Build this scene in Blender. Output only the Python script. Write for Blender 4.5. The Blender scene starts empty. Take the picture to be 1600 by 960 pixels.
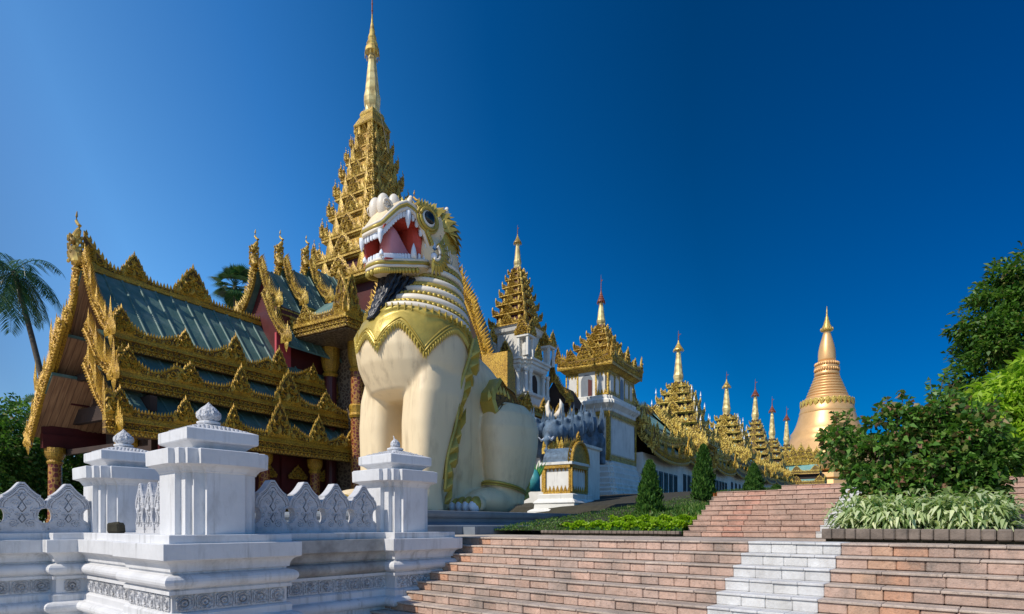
import bpy, bmesh, math, random
import numpy as np
from mathutils import Vector, Matrix
R = math.radians
sin, cos, pi = math.sin, math.cos, math.pi
random.seed(7)
rng = np.random.default_rng(11)
scene = bpy.context.scene
col = scene.collection

# ------------------------------------------------------------------ camera
EYE = 0.227
cam_d = bpy.data.cameras.new('camera')
cam = bpy.data.objects.new('camera', cam_d)
col.objects.link(cam)
cam.location = (0, 0, EYE)
cam.rotation_euler = (R(90), 0, 0)
cam_d.sensor_width = 36
cam_d.lens = 36 * 940 / 1600
cam_d.shift_y = (821 - 480) / 1600
cam_d.clip_end = 6000
scene.camera = cam

# ------------------------------------------------------------------ light
TH = R(40)              # direction of the stairs and the white wall
TB = R(31)              # direction of the temple buildings
SUN_EL = R(44)
U = Vector((cos(TH), -sin(TH), 0)); V = Vector((sin(TH), cos(TH), 0))
sd = (-V * cos(R(11)) - U * sin(R(11))).normalized()      # horizontal direction towards the sun
sun_dir = Vector((sd.x * cos(SUN_EL), sd.y * cos(SUN_EL), sin(SUN_EL)))
sun_d = bpy.data.lights.new('sun', 'SUN')
sun_d.energy = 4.0
sun_d.angle = R(0.5)
sun_d.color = (1.0, 0.93, 0.82)
sun = bpy.data.objects.new('sun', sun_d)
col.objects.link(sun)
sun.rotation_euler = sun_dir.to_track_quat('Z', 'Y').to_euler()
world = bpy.data.worlds.new('World')
scene.world = world
world.use_nodes = True
wt = world.node_tree
wn, wl = wt.nodes, wt.links
sky = wn.new('ShaderNodeTexSky')
sky.sky_type = 'NISHITA'
sky.sun_disc = False
sky.sun_elevation = SUN_EL
sky.sun_rotation = math.atan2(sd.x, sd.y)
sky.altitude = 600
sky.air_density = 1.0
sky.dust_density = 0.15
sky.ozone_density = 3.0
# polarised sky: the blue deepens away from the left of the view, by direction in the world
wg = wn.new('ShaderNodeTexCoord')
dp = wn.new('ShaderNodeVectorMath'); dp.operation = 'DOT_PRODUCT'
wl.new(wg.outputs['Generated'], dp.inputs[0])
dp.inputs[1].default_value = Vector((0.80, 0.42, 0.42)).normalized()
mr = wn.new('ShaderNodeMapRange')
mr.inputs['From Min'].default_value = -0.3; mr.inputs['From Max'].default_value = 1.0
wl.new(dp.outputs['Value'], mr.inputs['Value'])
rp = wn.new('ShaderNodeValToRGB')
stops = [(-.30,(.66,.72,.80)),(-.11,(.61,.83,.98)),(.02,(.78,1.24,1.49)),(.08,(.80,1.40,1.68)),(.30,(.30,1.0,1.49)),(.45,(.09,.68,1.12)),(.57,(.012,.45,.84)),(.76,(.0,.29,.56)),(.95,(.0,.28,.61))]
while len(rp.color_ramp.elements) < len(stops): rp.color_ramp.elements.new(.5)
for e_, (p_, c_) in zip(rp.color_ramp.elements, stops): e_.position = (p_+.3)/1.3; e_.color = (c_[0]/1.8, c_[1]/1.8, c_[2]/1.8, 1)
wl.new(mr.outputs[0], rp.inputs[0])
sc_ = wn.new('ShaderNodeVectorMath'); sc_.operation = 'SCALE'; sc_.inputs['Scale'].default_value = 1.8
wl.new(rp.outputs[0], sc_.inputs[0])
mx = wn.new('ShaderNodeMix'); mx.data_type = 'RGBA'; mx.blend_type = 'MULTIPLY'; mx.inputs[0].default_value = 1.0
wl.new(sky.outputs[0], mx.inputs[6]); wl.new(sc_.outputs[0], mx.inputs[7])
wl.new(mx.outputs[2], wn['Background'].inputs['Color'])
wn['Background'].inputs['Strength'].default_value = 0.125
scene.view_settings.view_transform = 'Standard'
scene.view_settings.look = 'None'
scene.view_settings.exposure = 0.0
scene.view_settings.gamma = 1.0
scene.cycles.max_bounces = 6
scene.cycles.diffuse_bounces = 3

# ------------------------------------------------------------------ helpers
class MB:
    """collects polygons, then links them as one mesh object"""
    def __init__(s):
        s.v = []; s.f = []; s.m = {}; s.cur = 0
    def add(s, verts, faces):
        b = len(s.v)
        s.v.extend(verts)
        if s.cur:
            for i in range(len(s.f), len(s.f)+len(faces)): s.m[i] = s.cur
        s.f.extend([tuple(i + b for i in f) for f in faces])
    def merge(s, o, M=None):
        if M is None: s.add(o.v, o.f)
        else: s.add([tuple(M @ Vector(p)) for p in o.v], o.f)
    def box(s, x0, x1, y0, y1, z0, z1):
        s.add([(x0,y0,z0),(x1,y0,z0),(x1,y1,z0),(x0,y1,z0),(x0,y0,z1),(x1,y0,z1),(x1,y1,z1),(x0,y1,z1)],
              [(0,3,2,1),(4,5,6,7),(0,1,5,4),(1,2,6,5),(2,3,7,6),(3,0,4,7)])
    def bbox(s, x0, x1, y0, y1, z0, z1, b=.01):
        """box with chamfered edges"""
        vs = []; idx = {}
        for i, x in enumerate((x0, x1)):
            for j, y in enumerate((y0, y1)):
                for k, z in enumerate((z0, z1)):
                    sx = b if i == 0 else -b; sy = b if j == 0 else -b; sz = b if k == 0 else -b
                    idx[(i,j,k,0)] = len(vs); vs.append((x, y + sy, z + sz))
                    idx[(i,j,k,1)] = len(vs); vs.append((x + sx, y, z + sz))
                    idx[(i,j,k,2)] = len(vs); vs.append((x + sx, y + sy, z))
        fs = []
        for i in (0, 1):
            fs.append([idx[(i,a,c,0)] for a, c in ((0,0),(1,0),(1,1),(0,1))])
            fs.append([idx[(a,i,c,1)] for a, c in ((0,0),(1,0),(1,1),(0,1))])
            fs.append([idx[(a,c,i,2)] for a, c in ((0,0),(1,0),(1,1),(0,1))])
        for a in (0, 1):
            for c in (0, 1):
                fs.append([idx[(a,c,0,0)], idx[(a,c,1,0)], idx[(a,c,1,1)], idx[(a,c,0,1)]])
                fs.append([idx[(a,0,c,0)], idx[(a,1,c,0)], idx[(a,1,c,2)], idx[(a,0,c,2)]])
                fs.append([idx[(0,a,c,1)], idx[(1,a,c,1)], idx[(1,a,c,2)], idx[(0,a,c,2)]])
        for i in (0, 1):
            for j in (0, 1):
                for k in (0, 1): fs.append([idx[(i,j,k,q)] for q in range(3)])
        s.add(vs, fs)
    def rings(s, rs, cap=True, closed=True):
        n = len(rs[0]); b = len(s.v)
        for r in rs: s.v.extend([tuple(p) for p in r])
        for i in range(len(rs) - 1):
            for j in range(n if closed else n - 1):
                k = (j + 1) % n
                s.f.append((b+i*n+j, b+i*n+k, b+(i+1)*n+k, b+(i+1)*n+j))
        if cap and closed:
            s.f.append(tuple(b + j for j in reversed(range(n))))
            s.f.append(tuple(b + (len(rs)-1)*n + j for j in range(n)))
    def lathe(s, prof, cx=0, cy=0, n=20, rot=0, sx=1, sy=1):
        s.rings([[(cx + sx*r*cos(2*pi*j/n+rot), cy + sy*r*sin(2*pi*j/n+rot), z) for j in range(n)] for r, z in prof])
    def tube(s, pts, rad, n=6, cap=True):
        if not hasattr(rad, '__len__'): rad = [rad] * len(pts)
        P = [Vector(p) for p in pts]; rs = []
        up = Vector((0, 0, 1))
        for i, p in enumerate(P):
            t = (P[min(i+1, len(P)-1)] - P[max(i-1, 0)]).normalized()
            a = t.cross(up)
            if a.length < .05: a = t.cross(Vector((0, 1, 0)))
            a.normalize(); c = t.cross(a)
            rs.append([p + a*rad[i]*cos(2*pi*j/n) + c*rad[i]*sin(2*pi*j/n) for j in range(n)])
        s.rings(rs, cap)
    def ell(s, c, r, n=14, m=9, M=None):
        rs = []
        for i in range(m + 1):
            ph = -pi/2 + pi*i/m
            ph = max(-pi/2+.08, min(pi/2-.08, ph))
            ring = [Vector((r[0]*cos(ph)*cos(2*pi*j/n), r[1]*cos(ph)*sin(2*pi*j/n), r[2]*sin(ph))) for j in range(n)]
            if M is not None: ring = [M @ p for p in ring]
            rs.append([p + Vector(c) for p in ring])
        s.rings(rs)
    def prism(s, poly, fn, d0, d1):
        """poly of (a,b), fn(a,b,d) -> point"""
        n = len(poly)
        s.add([fn(a, b, d0) for a, b in poly] + [fn(a, b, d1) for a, b in poly],
              [tuple(reversed(range(n))), tuple(range(n, 2*n))] + [(i, (i+1) % n, n+(i+1) % n, n+i) for i in range(n)])
    def mould(s, path, prof, closed=True, fill=False):
        """sweep prof [(offset,z)] along a plan path, offset to its right, with mitred corners"""
        n = len(path); rs = []
        P = [Vector((p[0], p[1])) for p in path]
        nrm = []
        for i in range(n):
            if closed or 0 < i < n - 1:
                d0 = (P[i] - P[i-1]).normalized(); d1 = (P[(i+1) % n] - P[i]).normalized()
                n0 = Vector((d0.y, -d0.x)); n1 = Vector((d1.y, -d1.x))
                m = n0 + n1; m = m / max(.2, m.dot(n0)) if m.length > .01 else n0
                nrm.append(m)
            else:
                d = (P[1] - P[0]) if i == 0 else (P[-1] - P[-2])
                d.normalize(); nrm.append(Vector((d.y, -d.x)))
        for o, z in prof: rs.append([(P[i].x + nrm[i].x*o, P[i].y + nrm[i].y*o, z) for i in range(n)])
        s.rings(rs, cap=fill and closed, closed=closed)
    def build(s, name, mat, parent=None, smooth=False, recalc=False, mat2=None):
        me = bpy.data.meshes.new(name)
        me.from_pydata([tuple(p) for p in s.v], [], s.f)
        if recalc:
            b = bmesh.new(); b.from_mesh(me); bmesh.ops.recalc_face_normals(b, faces=b.faces); b.to_mesh(me); b.free()
        if smooth: me.polygons.foreach_set('use_smooth', [True]*len(me.polygons))
        if mat: me.materials.append(mat)
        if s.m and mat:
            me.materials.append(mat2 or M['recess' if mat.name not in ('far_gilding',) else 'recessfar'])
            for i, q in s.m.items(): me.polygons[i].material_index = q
        o = bpy.data.objects.new(name, me); col.objects.link(o)
        if parent: o.parent = parent
        return o

def tag(o, label=None, cat=None, group=None, kind=None):
    if label: o['label'] = label
    if cat: o['category'] = cat
    if group: o['group'] = group
    if kind: o['kind'] = kind
    return o
def thing(name, label, cat, loc=(0,0,0), rz=0, group=None):
    o = bpy.data.objects.new(name, None); col.objects.link(o)
    o.location = loc; o.rotation_euler = (0, 0, rz); o.empty_display_size = .2
    return tag(o, label, cat, group)
def S(u, v, z=0):            # stair frame -> world
    p = U*u + V*v
    return (p.x, p.y, z)
UB = Vector((cos(TB), -sin(TB), 0)); VB = Vector((sin(TB), cos(TB), 0))

# ------------------------------------------------------------------ materials
def mat(name):
    m = bpy.data.materials.new(name); m.use_nodes = True
    nt = m.node_tree; bs = nt.nodes['Principled BSDF']
    return m, nt, bs
def ramp(nt, src, stops):
    r = nt.nodes.new('ShaderNodeValToRGB')
    while len(r.color_ramp.elements) < len(stops): r.color_ramp.elements.new(.5)
    for e, (p, c) in zip(r.color_ramp.elements, stops): e.position = p; e.color = (*c, 1)
    nt.links.new(src, r.inputs[0]); return r.outputs[0]
def tex(nt, kind, scale, vec, **kw):
    t = nt.nodes.new(kind); t.inputs['Scale'].default_value = scale
    for k, x in kw.items():
        if k in t.inputs: t.inputs[k].default_value = x
        else: setattr(t, k, x)
    nt.links.new(vec, t.inputs['Vector']); return t
def coords(nt, scale=(1,1,1), kind='Object'):
    c = nt.nodes.new('ShaderNodeTexCoord'); mp = nt.nodes.new('ShaderNodeMapping')
    mp.inputs['Scale'].default_value = scale
    nt.links.new(c.outputs[kind], mp.inputs[0]); return mp.outputs[0]
def mixc(nt, fac, a, b, mode='MIX'):
    m = nt.nodes.new('ShaderNodeMix'); m.data_type = 'RGBA'; m.blend_type = mode
    for s_, x in ((m.inputs[0], fac), (m.inputs[6], a), (m.inputs[7], b)):
        if hasattr(x, 'is_output') or isinstance(x, bpy.types.NodeSocket): nt.links.new(x, s_)
        elif isinstance(x, tuple): s_.default_value = (*x, 1)
        else: s_.default_value = x
    return m.outputs[2]
def bump(nt, bs, h, strength, dist, prev=None):
    b = nt.nodes.new('ShaderNodeBump'); b.inputs['Strength'].default_value = strength; b.inputs['Distance'].default_value = dist
    nt.links.new(h, b.inputs['Height'])
    if prev is not None: nt.links.new(prev, b.inputs['Normal'])
    nt.links.new(b.outputs[0], bs.inputs['Normal']); return b.outputs[0]
def isl(nt):
    return nt.nodes.new('ShaderNodeNewGeometry').outputs['Random Per Island']

def gold_mat(name, c1, c2, dark, scale, strength, metal=.35, rough=.42, dist=.05):
    m, nt, bs = mat(name)
    v = coords(nt)
    n = tex(nt, 'ShaderNodeTexNoise', scale*.5, v, Detail=3.0)
    vv = nt.nodes.new('ShaderNodeVectorMath'); vv.operation = 'MULTIPLY_ADD'
    nt.links.new(n.outputs['Color'], vv.inputs[0]); vv.inputs[1].default_value = (.35,.35,.35); nt.links.new(v, vv.inputs[2])
    vo = tex(nt, 'ShaderNodeTexVoronoi', scale, vv.outputs[0], feature='SMOOTH_F1', Smoothness=.35)
    h = vo.outputs['Distance']
    n2 = tex(nt, 'ShaderNodeTexNoise', 1.1, v, Detail=7.0, Roughness=.65)
    c = ramp(nt, n2.outputs[0], [(.30, tuple(x*.62 for x in c1)), (.42, c1), (.62, c2)])
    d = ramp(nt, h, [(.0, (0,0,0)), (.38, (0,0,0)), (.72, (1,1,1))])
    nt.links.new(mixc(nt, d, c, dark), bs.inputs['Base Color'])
    inv = nt.nodes.new('ShaderNodeMath'); inv.operation = 'SUBTRACT'; inv.inputs[0].default_value = 1
    nt.links.new(h, inv.inputs[1])
    p = bump(nt, bs, inv.outputs[0], strength, dist)
    bs.inputs['Metallic'].default_value = metal; bs.inputs['Roughness'].default_value = rough
    return m
M = {}
M['gold'] = gold_mat('gilded_carving', (.60,.33,.018), (.78,.48,.045), (.24,.12,.012), 20, .5, metal=.2, rough=.4, dist=.02)
M['goldfine'] = gold_mat('gilded_fine_carving', (.54,.30,.022), (.72,.44,.05), (.20,.10,.012), 22, .6, metal=.2, dist=.02, rough=.42)
M['goldpale'] = gold_mat('pale_gilding', (.54,.33,.035), (.80,.56,.10), (.20,.11,.015), 14, .45, metal=.18, dist=.03, rough=.42)
M['goldsmooth'] = gold_mat('smooth_gilding', (.66,.45,.10), (.78,.57,.16), (.34,.22,.06), 3, .12, metal=.25, rough=.4)
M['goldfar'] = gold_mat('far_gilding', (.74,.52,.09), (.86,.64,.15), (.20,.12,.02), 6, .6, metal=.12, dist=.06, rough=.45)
M['recess'] = gold_mat('dark_gilding_in_the_grooves', (.17,.085,.012), (.30,.16,.02), (.045,.022,.006), 16, .6, metal=.1, dist=.03, rough=.6)  # darker gilding for the sunken fields between the carved relief
M['recessfar'] = gold_mat('dark_gilding_far', (.20,.12,.02), (.30,.18,.03), (.06,.035,.01), 6, .6, metal=.05, dist=.05, rough=.6)  # same darker gilding for the sunken fields on the distant roofs
M['spirepale'] = gold_mat('smooth_pale_spire', (.74,.60,.25), (.82,.69,.34), (.45,.33,.12), 2, .12, metal=.15, rough=.45)
def plain(name, c, rough=.6, var=.25, scale=2.0, bumps=0, bscale=20, metal=0, dirt=None, dscale=.8, drips=None):
    m, nt, bs = mat(name)
    v = coords(nt)
    n = tex(nt, 'ShaderNodeTexNoise', scale, v, Detail=6.0, Roughness=.6)
    lo = tuple(x*(1-var) for x in c); hi = tuple(min(1, x*(1+var*.6)) for x in c)
    out = ramp(nt, n.outputs[0], [(.3, lo), (.7, hi)])
    if dirt:
        vs = coords(nt, (1,1,.35))
        n2 = tex(nt, 'ShaderNodeTexNoise', dscale, vs, Detail=8.0, Roughness=.7)
        f = ramp(nt, n2.outputs[0], [(.55, (0,0,0)), (.78, (.75,.75,.75))])
        out = mixc(nt, f, out, dirt)
    if drips:
        # rain streaks: noise stretched along the height, only in some places
        dc, amt, ds = drips
        n3 = tex(nt, 'ShaderNodeTexNoise', ds, coords(nt, (1,1,.09)), Detail=6.0, Roughness=.65)
        n4 = tex(nt, 'ShaderNodeTexNoise', ds*.16, v, Detail=3.0)
        f1 = ramp(nt, n3.outputs[0], [(.50, (0,0,0)), (.66, (amt,)*3)]); f2 = ramp(nt, n4.outputs[0], [(.42, (0,0,0)), (.62, (1,1,1))])
        out = mixc(nt, mixc(nt, 1.0, f1, f2, 'MULTIPLY'), out, dc)
    nt.links.new(out, bs.inputs['Base Color'])
    if bumps:
        b = tex(nt, 'ShaderNodeTexNoise', bscale, v, Detail=5.0)
        bump(nt, bs, b.outputs[0], bumps, .02)
    bs.inputs['Roughness'].default_value = rough; bs.inputs['Metallic'].default_value = metal
    return m
M['white'] = plain('white_limewash', (.68,.68,.69), .75, .12, 1.5, .3, 12, dirt=(.36,.35,.33), dscale=2.2, drips=((.20,.195,.18), .5, 9))
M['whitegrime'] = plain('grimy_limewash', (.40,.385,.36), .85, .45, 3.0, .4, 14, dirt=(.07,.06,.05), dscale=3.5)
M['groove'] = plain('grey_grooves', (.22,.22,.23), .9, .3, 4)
M['panelwhite'] = plain('pale_grey_stone', (.55,.55,.57), .85, .22, 5, .5, 26, dirt=(.28,.28,.28), dscale=5)
M['whitefar'] = plain('white_plaster', (.78,.76,.70), .8, .12, 1.0, .1, 8, dirt=(.45,.42,.36), dscale=.8, drips=((.22,.20,.16), .6, 5))
M['cream'] = plain('cream_painted_plaster', (.82,.655,.41), .5, .07, .6, .08, 6, dirt=(.50,.36,.20), dscale=1.3, drips=((.36,.26,.15), .55, 4))
M['lionwhite'] = plain('white_painted_plaster', (.80,.72,.60), .45, .1, 1.2, .1, 9)
M['liongold'] = plain('gold_paint', (.50,.37,.07), .38, .25, 2.2, .35, 9, metal=.3)
M['tooth'] = plain('tooth_enamel', (.78,.82,.88), .35, .08, 2)
M['mouth'] = plain('red_mouth_paint', (.55,.07,.04), .5, .3, 1.6, .1, 8)
M['tongue'] = plain('pink_tongue_paint', (.72,.30,.33), .4, .15, 1.6)
M['black'] = plain('black_hair', (.018,.020,.028), .4, .3, 6, .3, 20)
M['eyeblack'] = plain('black_gloss', (.01,.012,.015), .12, .1, 6)
M['eyewhite'] = plain('white_gloss', (.8,.8,.78), .25, .05, 3)
M['red'] = plain('dark_red_lacquer', (.085,.010,.010), .5, .3, 1.0, .2, 10)
M['redbright'] = plain('bright_red_board', (.55,.08,.10), .55, .2, 1.0)
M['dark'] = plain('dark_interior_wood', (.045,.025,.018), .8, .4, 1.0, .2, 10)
M['darkstone'] = plain('dark_stained_slab', (.11,.11,.12), .6, .3, 1.2, .4, 14)
M['greystone'] = plain('grey_plinth_paint', (.20,.23,.27), .5, .25, 1.2, .2, 14, dirt=(.08,.07,.06), dscale=2)
M['bluestone'] = plain('blue_grey_painted_statue', (.10,.155,.22), .7, .7, 3.5, 1.0, 6)
M['bark'] = plain('bark', (.11,.085,.06), .9, .35, 4, .8, 12)
M['soil'] = plain('soil', (.045,.04,.025), .95, .3, 3, .6, 12)
M['glass'] = plain('dark_window_glass', (.03,.035,.04), .15, .3, 1)
M['frame'] = plain('dark_window_frame', (.05,.05,.055), .5, .2, 1)
M['paving'] = plain('pale_paving', (.50,.44,.37), .85, .2, 1.4, .4, 18, dirt=(.2,.17,.15), dscale=1.2)
M['grassy'] = plain('green_ground', (.06,.10,.025), .95, .4, 3, .8, 25)
M['pagoda'] = plain('pagoda_gold_plates', (.82,.48,.20), .42, .18, .15, .2, .8, metal=.4)
M['rust'] = plain('rusty_red_metal', (.22,.06,.03), .5, .3, 3)
M['curb'] = plain('mossy_kerb_blocks', (.20,.16,.13), .9, .4, 5, .6, 20, dirt=(.035,.035,.03), dscale=3)
M['bluegreen'] = plain('turquoise_paint', (.05,.30,.32), .5, .3, 3)
M['greenpaint'] = plain('green_paint', (.06,.25,.05), .5, .3, 3)
M['orange'] = plain('orange_clay_and_flowers', (.45,.14,.03), .8, .4, 9)

def roof_mat(name, base, streak):
    m, nt, bs = mat(name)
    v = coords(nt, (1, 1, 1)); w = tex(nt, 'ShaderNodeTexNoise', 1.2, v, Detail=8.0, Roughness=.65)
    out = ramp(nt, w.outputs[0], [(.32, base), (.5, tuple(x*1.25 for x in base)), (.72, streak)])
    nt.links.new(out, bs.inputs['Base Color']); bs.inputs['Roughness'].default_value = .62
    b = tex(nt, 'ShaderNodeTexNoise', 9, v, Detail=4.0); bump(nt, bs, b.outputs[0], .25, .03)
    return m
M['roofgreen'] = roof_mat('green_copper_roof', (.07,.14,.12), (.20,.27,.24))
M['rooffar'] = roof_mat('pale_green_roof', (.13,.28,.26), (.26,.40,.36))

def wood_mat():
    m, nt, bs = mat('brown_soffit_planks')
    v = coords(nt)
    w = tex(nt, 'ShaderNodeTexWave', 1.1, v, **{'Distortion': .6, 'Detail': 2.0}); w.bands_direction = 'Y'; w.wave_profile = 'SAW'
    n = tex(nt, 'ShaderNodeTexNoise', 3, coords(nt, (.4, 4, .4)), Detail=6.0)
    c = ramp(nt, n.outputs[0], [(.3, (.24,.12,.06)), (.7, (.46,.26,.13))])
    nt.links.new(mixc(nt, ramp(nt, w.outputs['Fac'], [(.0, (1,1,1)), (.12, (0,0,0))]), c, (.05,.025,.015)), bs.inputs['Base Color'])
    bs.inputs['Roughness'].default_value = .7
    return m
M['wood'] = wood_mat()

def inlay_mat(name, base, gold, scale):
    m, nt, bs = mat(name)
    v = coords(nt)
    vo = tex(nt, 'ShaderNodeTexVoronoi', scale, v, feature='DISTANCE_TO_EDGE')
    f = ramp(nt, vo.outputs['Distance'], [(.0, (1,1,1)), (.09, (1,1,1)), (.14, (0,0,0))])
    nt.links.new(mixc(nt, f, base, gold), bs.inputs['Base Color'])
    bump(nt, bs, f, .5, .02); bs.inputs['Roughness'].default_value = .45
    return m
M['column'] = inlay_mat('red_column_with_gold_scrolls', (.17,.022,.015), (.42,.20,.04), 5)
M['panelcarv'] = inlay_mat('grey_carved_panel', (.10,.07,.05), (.24,.19,.13), 4)

def carved_white():
    m, nt, bs = mat('carved_white_stone')
    v = coords(nt)
    n = tex(nt, 'ShaderNodeTexNoise', 5, v, Detail=3.0)
    vv = nt.nodes.new('ShaderNodeVectorMath'); vv.operation = 'MULTIPLY_ADD'
    nt.links.new(n.outputs['Color'], vv.inputs[0]); vv.inputs[1].default_value = (.12,.12,.12); nt.links.new(v, vv.inputs[2])
    vo = tex(nt, 'ShaderNodeTexVoronoi', 30, vv.outputs[0], feature='SMOOTH_F1', Smoothness=.3)
    h = vo.outputs['Distance']
    f = ramp(nt, h, [(.3, (0,0,0)), (.7, (.6,.6,.6))])
    n2 = tex(nt, 'ShaderNodeTexNoise', 2.2, v, Detail=7.0)
    c = ramp(nt, n2.outputs[0], [(.35, (.48,.48,.49)), (.6, (.68,.68,.70))])
    nt.links.new(mixc(nt, f, c, (.25,.25,.26)), bs.inputs['Base Color'])
    inv = nt.nodes.new('ShaderNodeMath'); inv.operation = 'SUBTRACT'; inv.inputs[0].default_value = 1
    nt.links.new(h, inv.inputs[1]); bump(nt, bs, inv.outputs[0], .6, .02); bs.inputs['Roughness'].default_value = .8
    return m
M['carved'] = carved_white()

def block_mat(name, stops, grime=.5, bumps=.4, dirt=(.11,.095,.08), sp=.55):
    m, nt, bs = mat(name)
    v = coords(nt); r = isl(nt)
    c = ramp(nt, r, stops)
    n = tex(nt, 'ShaderNodeTexNoise', 4.0, v, Detail=8.0, Roughness=.7)
    c = mixc(nt, ramp(nt, n.outputs[0], [(.3, (.72,.70,.68)), (.7, (1.15,1.13,1.1))]), (0,0,0), c, 'MIX') if False else mixc(nt, 1.0, c, ramp(nt, n.outputs[0], [(.3, (.70,.68,.66)), (.7, (1,1,1))]), 'MULTIPLY')
    nm = tex(nt, 'ShaderNodeTexNoise', 22.0, v, Detail=8.0, Roughness=.8)
    c = mixc(nt, 1.0, c, ramp(nt, nm.outputs[0], [(.36, (sp,)*3), (.47, (.95,.945,.94)), (.62, (1,1,1))]), 'MULTIPLY')
    n3 = tex(nt, 'ShaderNodeTexNoise', 60.0, v, Detail=4.0, Roughness=.7)
    n4 = tex(nt, 'ShaderNodeTexNoise', 1.6, v, Detail=5.0, Roughness=.6)
    f = ramp(nt, n4.outputs[0], [(.46, (0,0,0)), (.72, (grime,)*3)])
    g = mixc(nt, ramp(nt, n3.outputs[0], [(.42, (0,0,0)), (.6, (1,1,1))]), dirt, tuple(min(1, x*2.1) for x in dirt))
    nt.links.new(mixc(nt, f, c, g), bs.inputs['Base Color'])
    b = tex(nt, 'ShaderNodeTexNoise', 14, v, Detail=9.0, Roughness=.75); p = bump(nt, bs, b.outputs[0], bumps*1.8, .03)
    bs.inputs['Roughness'].default_value = .85
    return m
M['block'] = block_mat('rough_pink_stone_blocks', [(.0,(0.535,0.368,0.292)),(.25,(0.725,0.503,0.403)),(.5,(0.633,0.454,0.367)),(.7,(0.786,0.534,0.423)),(.88,(0.607,0.460,0.390)),(.95,(0.765,0.441,0.254)),(1.,(0.706,0.375,0.282))], .8, dirt=(.13,.115,.10))
M['block2'] = block_mat('small_pink_stone_blocks', [(.0,(0.545,0.354,0.271)),(.3,(0.678,0.458,0.362)),(.6,(0.601,0.418,0.333)),(.9,(0.717,0.484,0.376)),(1.,(0.692,0.362,0.268))], .45)
M['tread'] = block_mat('pale_stone_treads', [(.0,(0.528,0.424,0.349)),(.5,(0.630,0.522,0.444)),(1.,(0.691,0.557,0.459))], .5)
M['whiteblock'] = block_mat('whitewashed_steps', [(.0,(0.690,0.690,0.690)),(.5,(0.768,0.768,0.768)),(1.,(0.823,0.823,0.823))], .30, .3, (.34,.33,.30), .9)

def leaf_mat(name, stops, trans=.35, rough=.45):
    m, nt, bs = mat(name)
    c = ramp(nt, isl(nt), stops)
    v = coords(nt); n = tex(nt, 'ShaderNodeTexNoise', .8, v, Detail=3.0)
    c = mixc(nt, 1.0, c, ramp(nt, n.outputs[0], [(.3, (.75,.8,.75)), (.7, (1,1,1))]), 'MULTIPLY')
    nt.links.new(c, bs.inputs['Base Color']); bs.inputs['Roughness'].default_value = rough
    bs.inputs['Specular IOR Level'].default_value = .35
    tr = nt.nodes.new('ShaderNodeBsdfTranslucent'); nt.links.new(mixc(nt, 1.0, c, (1.0,1.25,.5), 'MULTIPLY'), tr.inputs['Color'])
    ms = nt.nodes.new('ShaderNodeMixShader'); ms.inputs[0].default_value = trans
    nt.links.new(bs.outputs[0], ms.inputs[1]); nt.links.new(tr.outputs[0], ms.inputs[2])
    nt.links.new(ms.outputs[0], nt.nodes['Material Output'].inputs['Surface'])
    return m
M['leafdark'] = leaf_mat('dark_green_leaves', [(.0,(0.020,0.068,0.014)),(.5,(0.051,0.145,0.024)),(.9,(0.085,0.204,0.034)),(1.,(0.136,0.204,0.051))])
M['leafmid'] = leaf_mat('mid_green_leaves', [(.0,(.035,.10,.016)),(.4,(.085,.20,.03)),(.75,(.16,.29,.055)),(.92,(.24,.34,.08)),(1.,(.28,.20,.09))])
M['leafshrub'] = leaf_mat('shrub_leaves', [(.0,(0.057,0.149,0.034)),(.45,(0.138,0.299,0.052)),(.75,(0.230,0.391,0.092)),(.86,(0.345,0.322,0.127)),(1.,(0.414,0.184,0.138))])
M['leafyellow'] = leaf_mat('yellow_green_leaves', [(.0,(0.181,0.326,0.022)),(.5,(0.362,0.544,0.036)),(1.,(0.544,0.689,0.072))], .45)
M['leafhedge'] = leaf_mat('lime_hedge_leaves', [(.0,(.20,.36,.012)),(.5,(.36,.56,.02)),(1.,(.50,.66,.04))], .45)
M['leafpale'] = leaf_mat('variegated_leaves', [(.0,(0.165,0.275,0.075)),(.3,(0.495,0.578,0.300)),(.7,(0.757,0.797,0.500)),(1.,(0.907,0.907,0.575))], .3)
M['leafpalm'] = leaf_mat('palm_leaflets', [(.0,(0.019,0.072,0.032)),(.6,(0.048,0.128,0.048)),(1.,(0.160,0.208,0.064))], .25, .35)
M['leafcypress'] = leaf_mat('cypress_foliage', [(.0,(0.026,0.078,0.016)),(.6,(0.078,0.195,0.033)),(1.,(0.156,0.286,0.052))], .25)
# ------------------------------------------------------------------ ground and terrain
g = MB(); g.box(-3000, 3000, -3000, 3000, -2.6, -1.66)
tag(g.build('ground', M['paving']), kind='structure')
SR = 'stair-frame'
def sroot_build(mb, name, m):        # single mesh whose local axes are the stair frame
    o = mb.build(name, m); o.rotation_euler = (0, 0, -TH); return o
t = MB(); t.box(-90, -9.3, 4.2, 120, -1.7, -.012); t.box(-9.3, -8.5, 8.2, 120, -1.7, -.012); t.box(-8.5, 60, 11.45, 120, -1.7, -.012)
tag(sroot_build(t, 'terrace', M['paving']), kind='structure')
# planted slope rising towards the covered stairway
def slope_z(u, v):
    return min(max(0.06 + .105*(v - 11.4), 0.06), 2.0 + .012*max(0, v-30))
sl = MB(); n = 40
for i in range(n + 1):
    for j in range(n + 1):
        u = -24 + 18.6*i/n if False else -40 + 34.9*i/n; v = 11.7 + 150*(j/n)**1.6
        uu = min(u, -5.15)
        z = slope_z(uu, v) + .04*sin(u*1.7+v)*sin(v*1.3)
        if u < -11.0 and v < 19: z = -.2
        sl.v.append((uu, v, z))
for i in range(n):
    for j in range(n):
        a = i*(n+1)+j; sl.f.append((a, a+1, a+n+2, a+n+1))
tag(sroot_build(sl, 'garden_ground', M['soil']), kind='structure')

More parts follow.
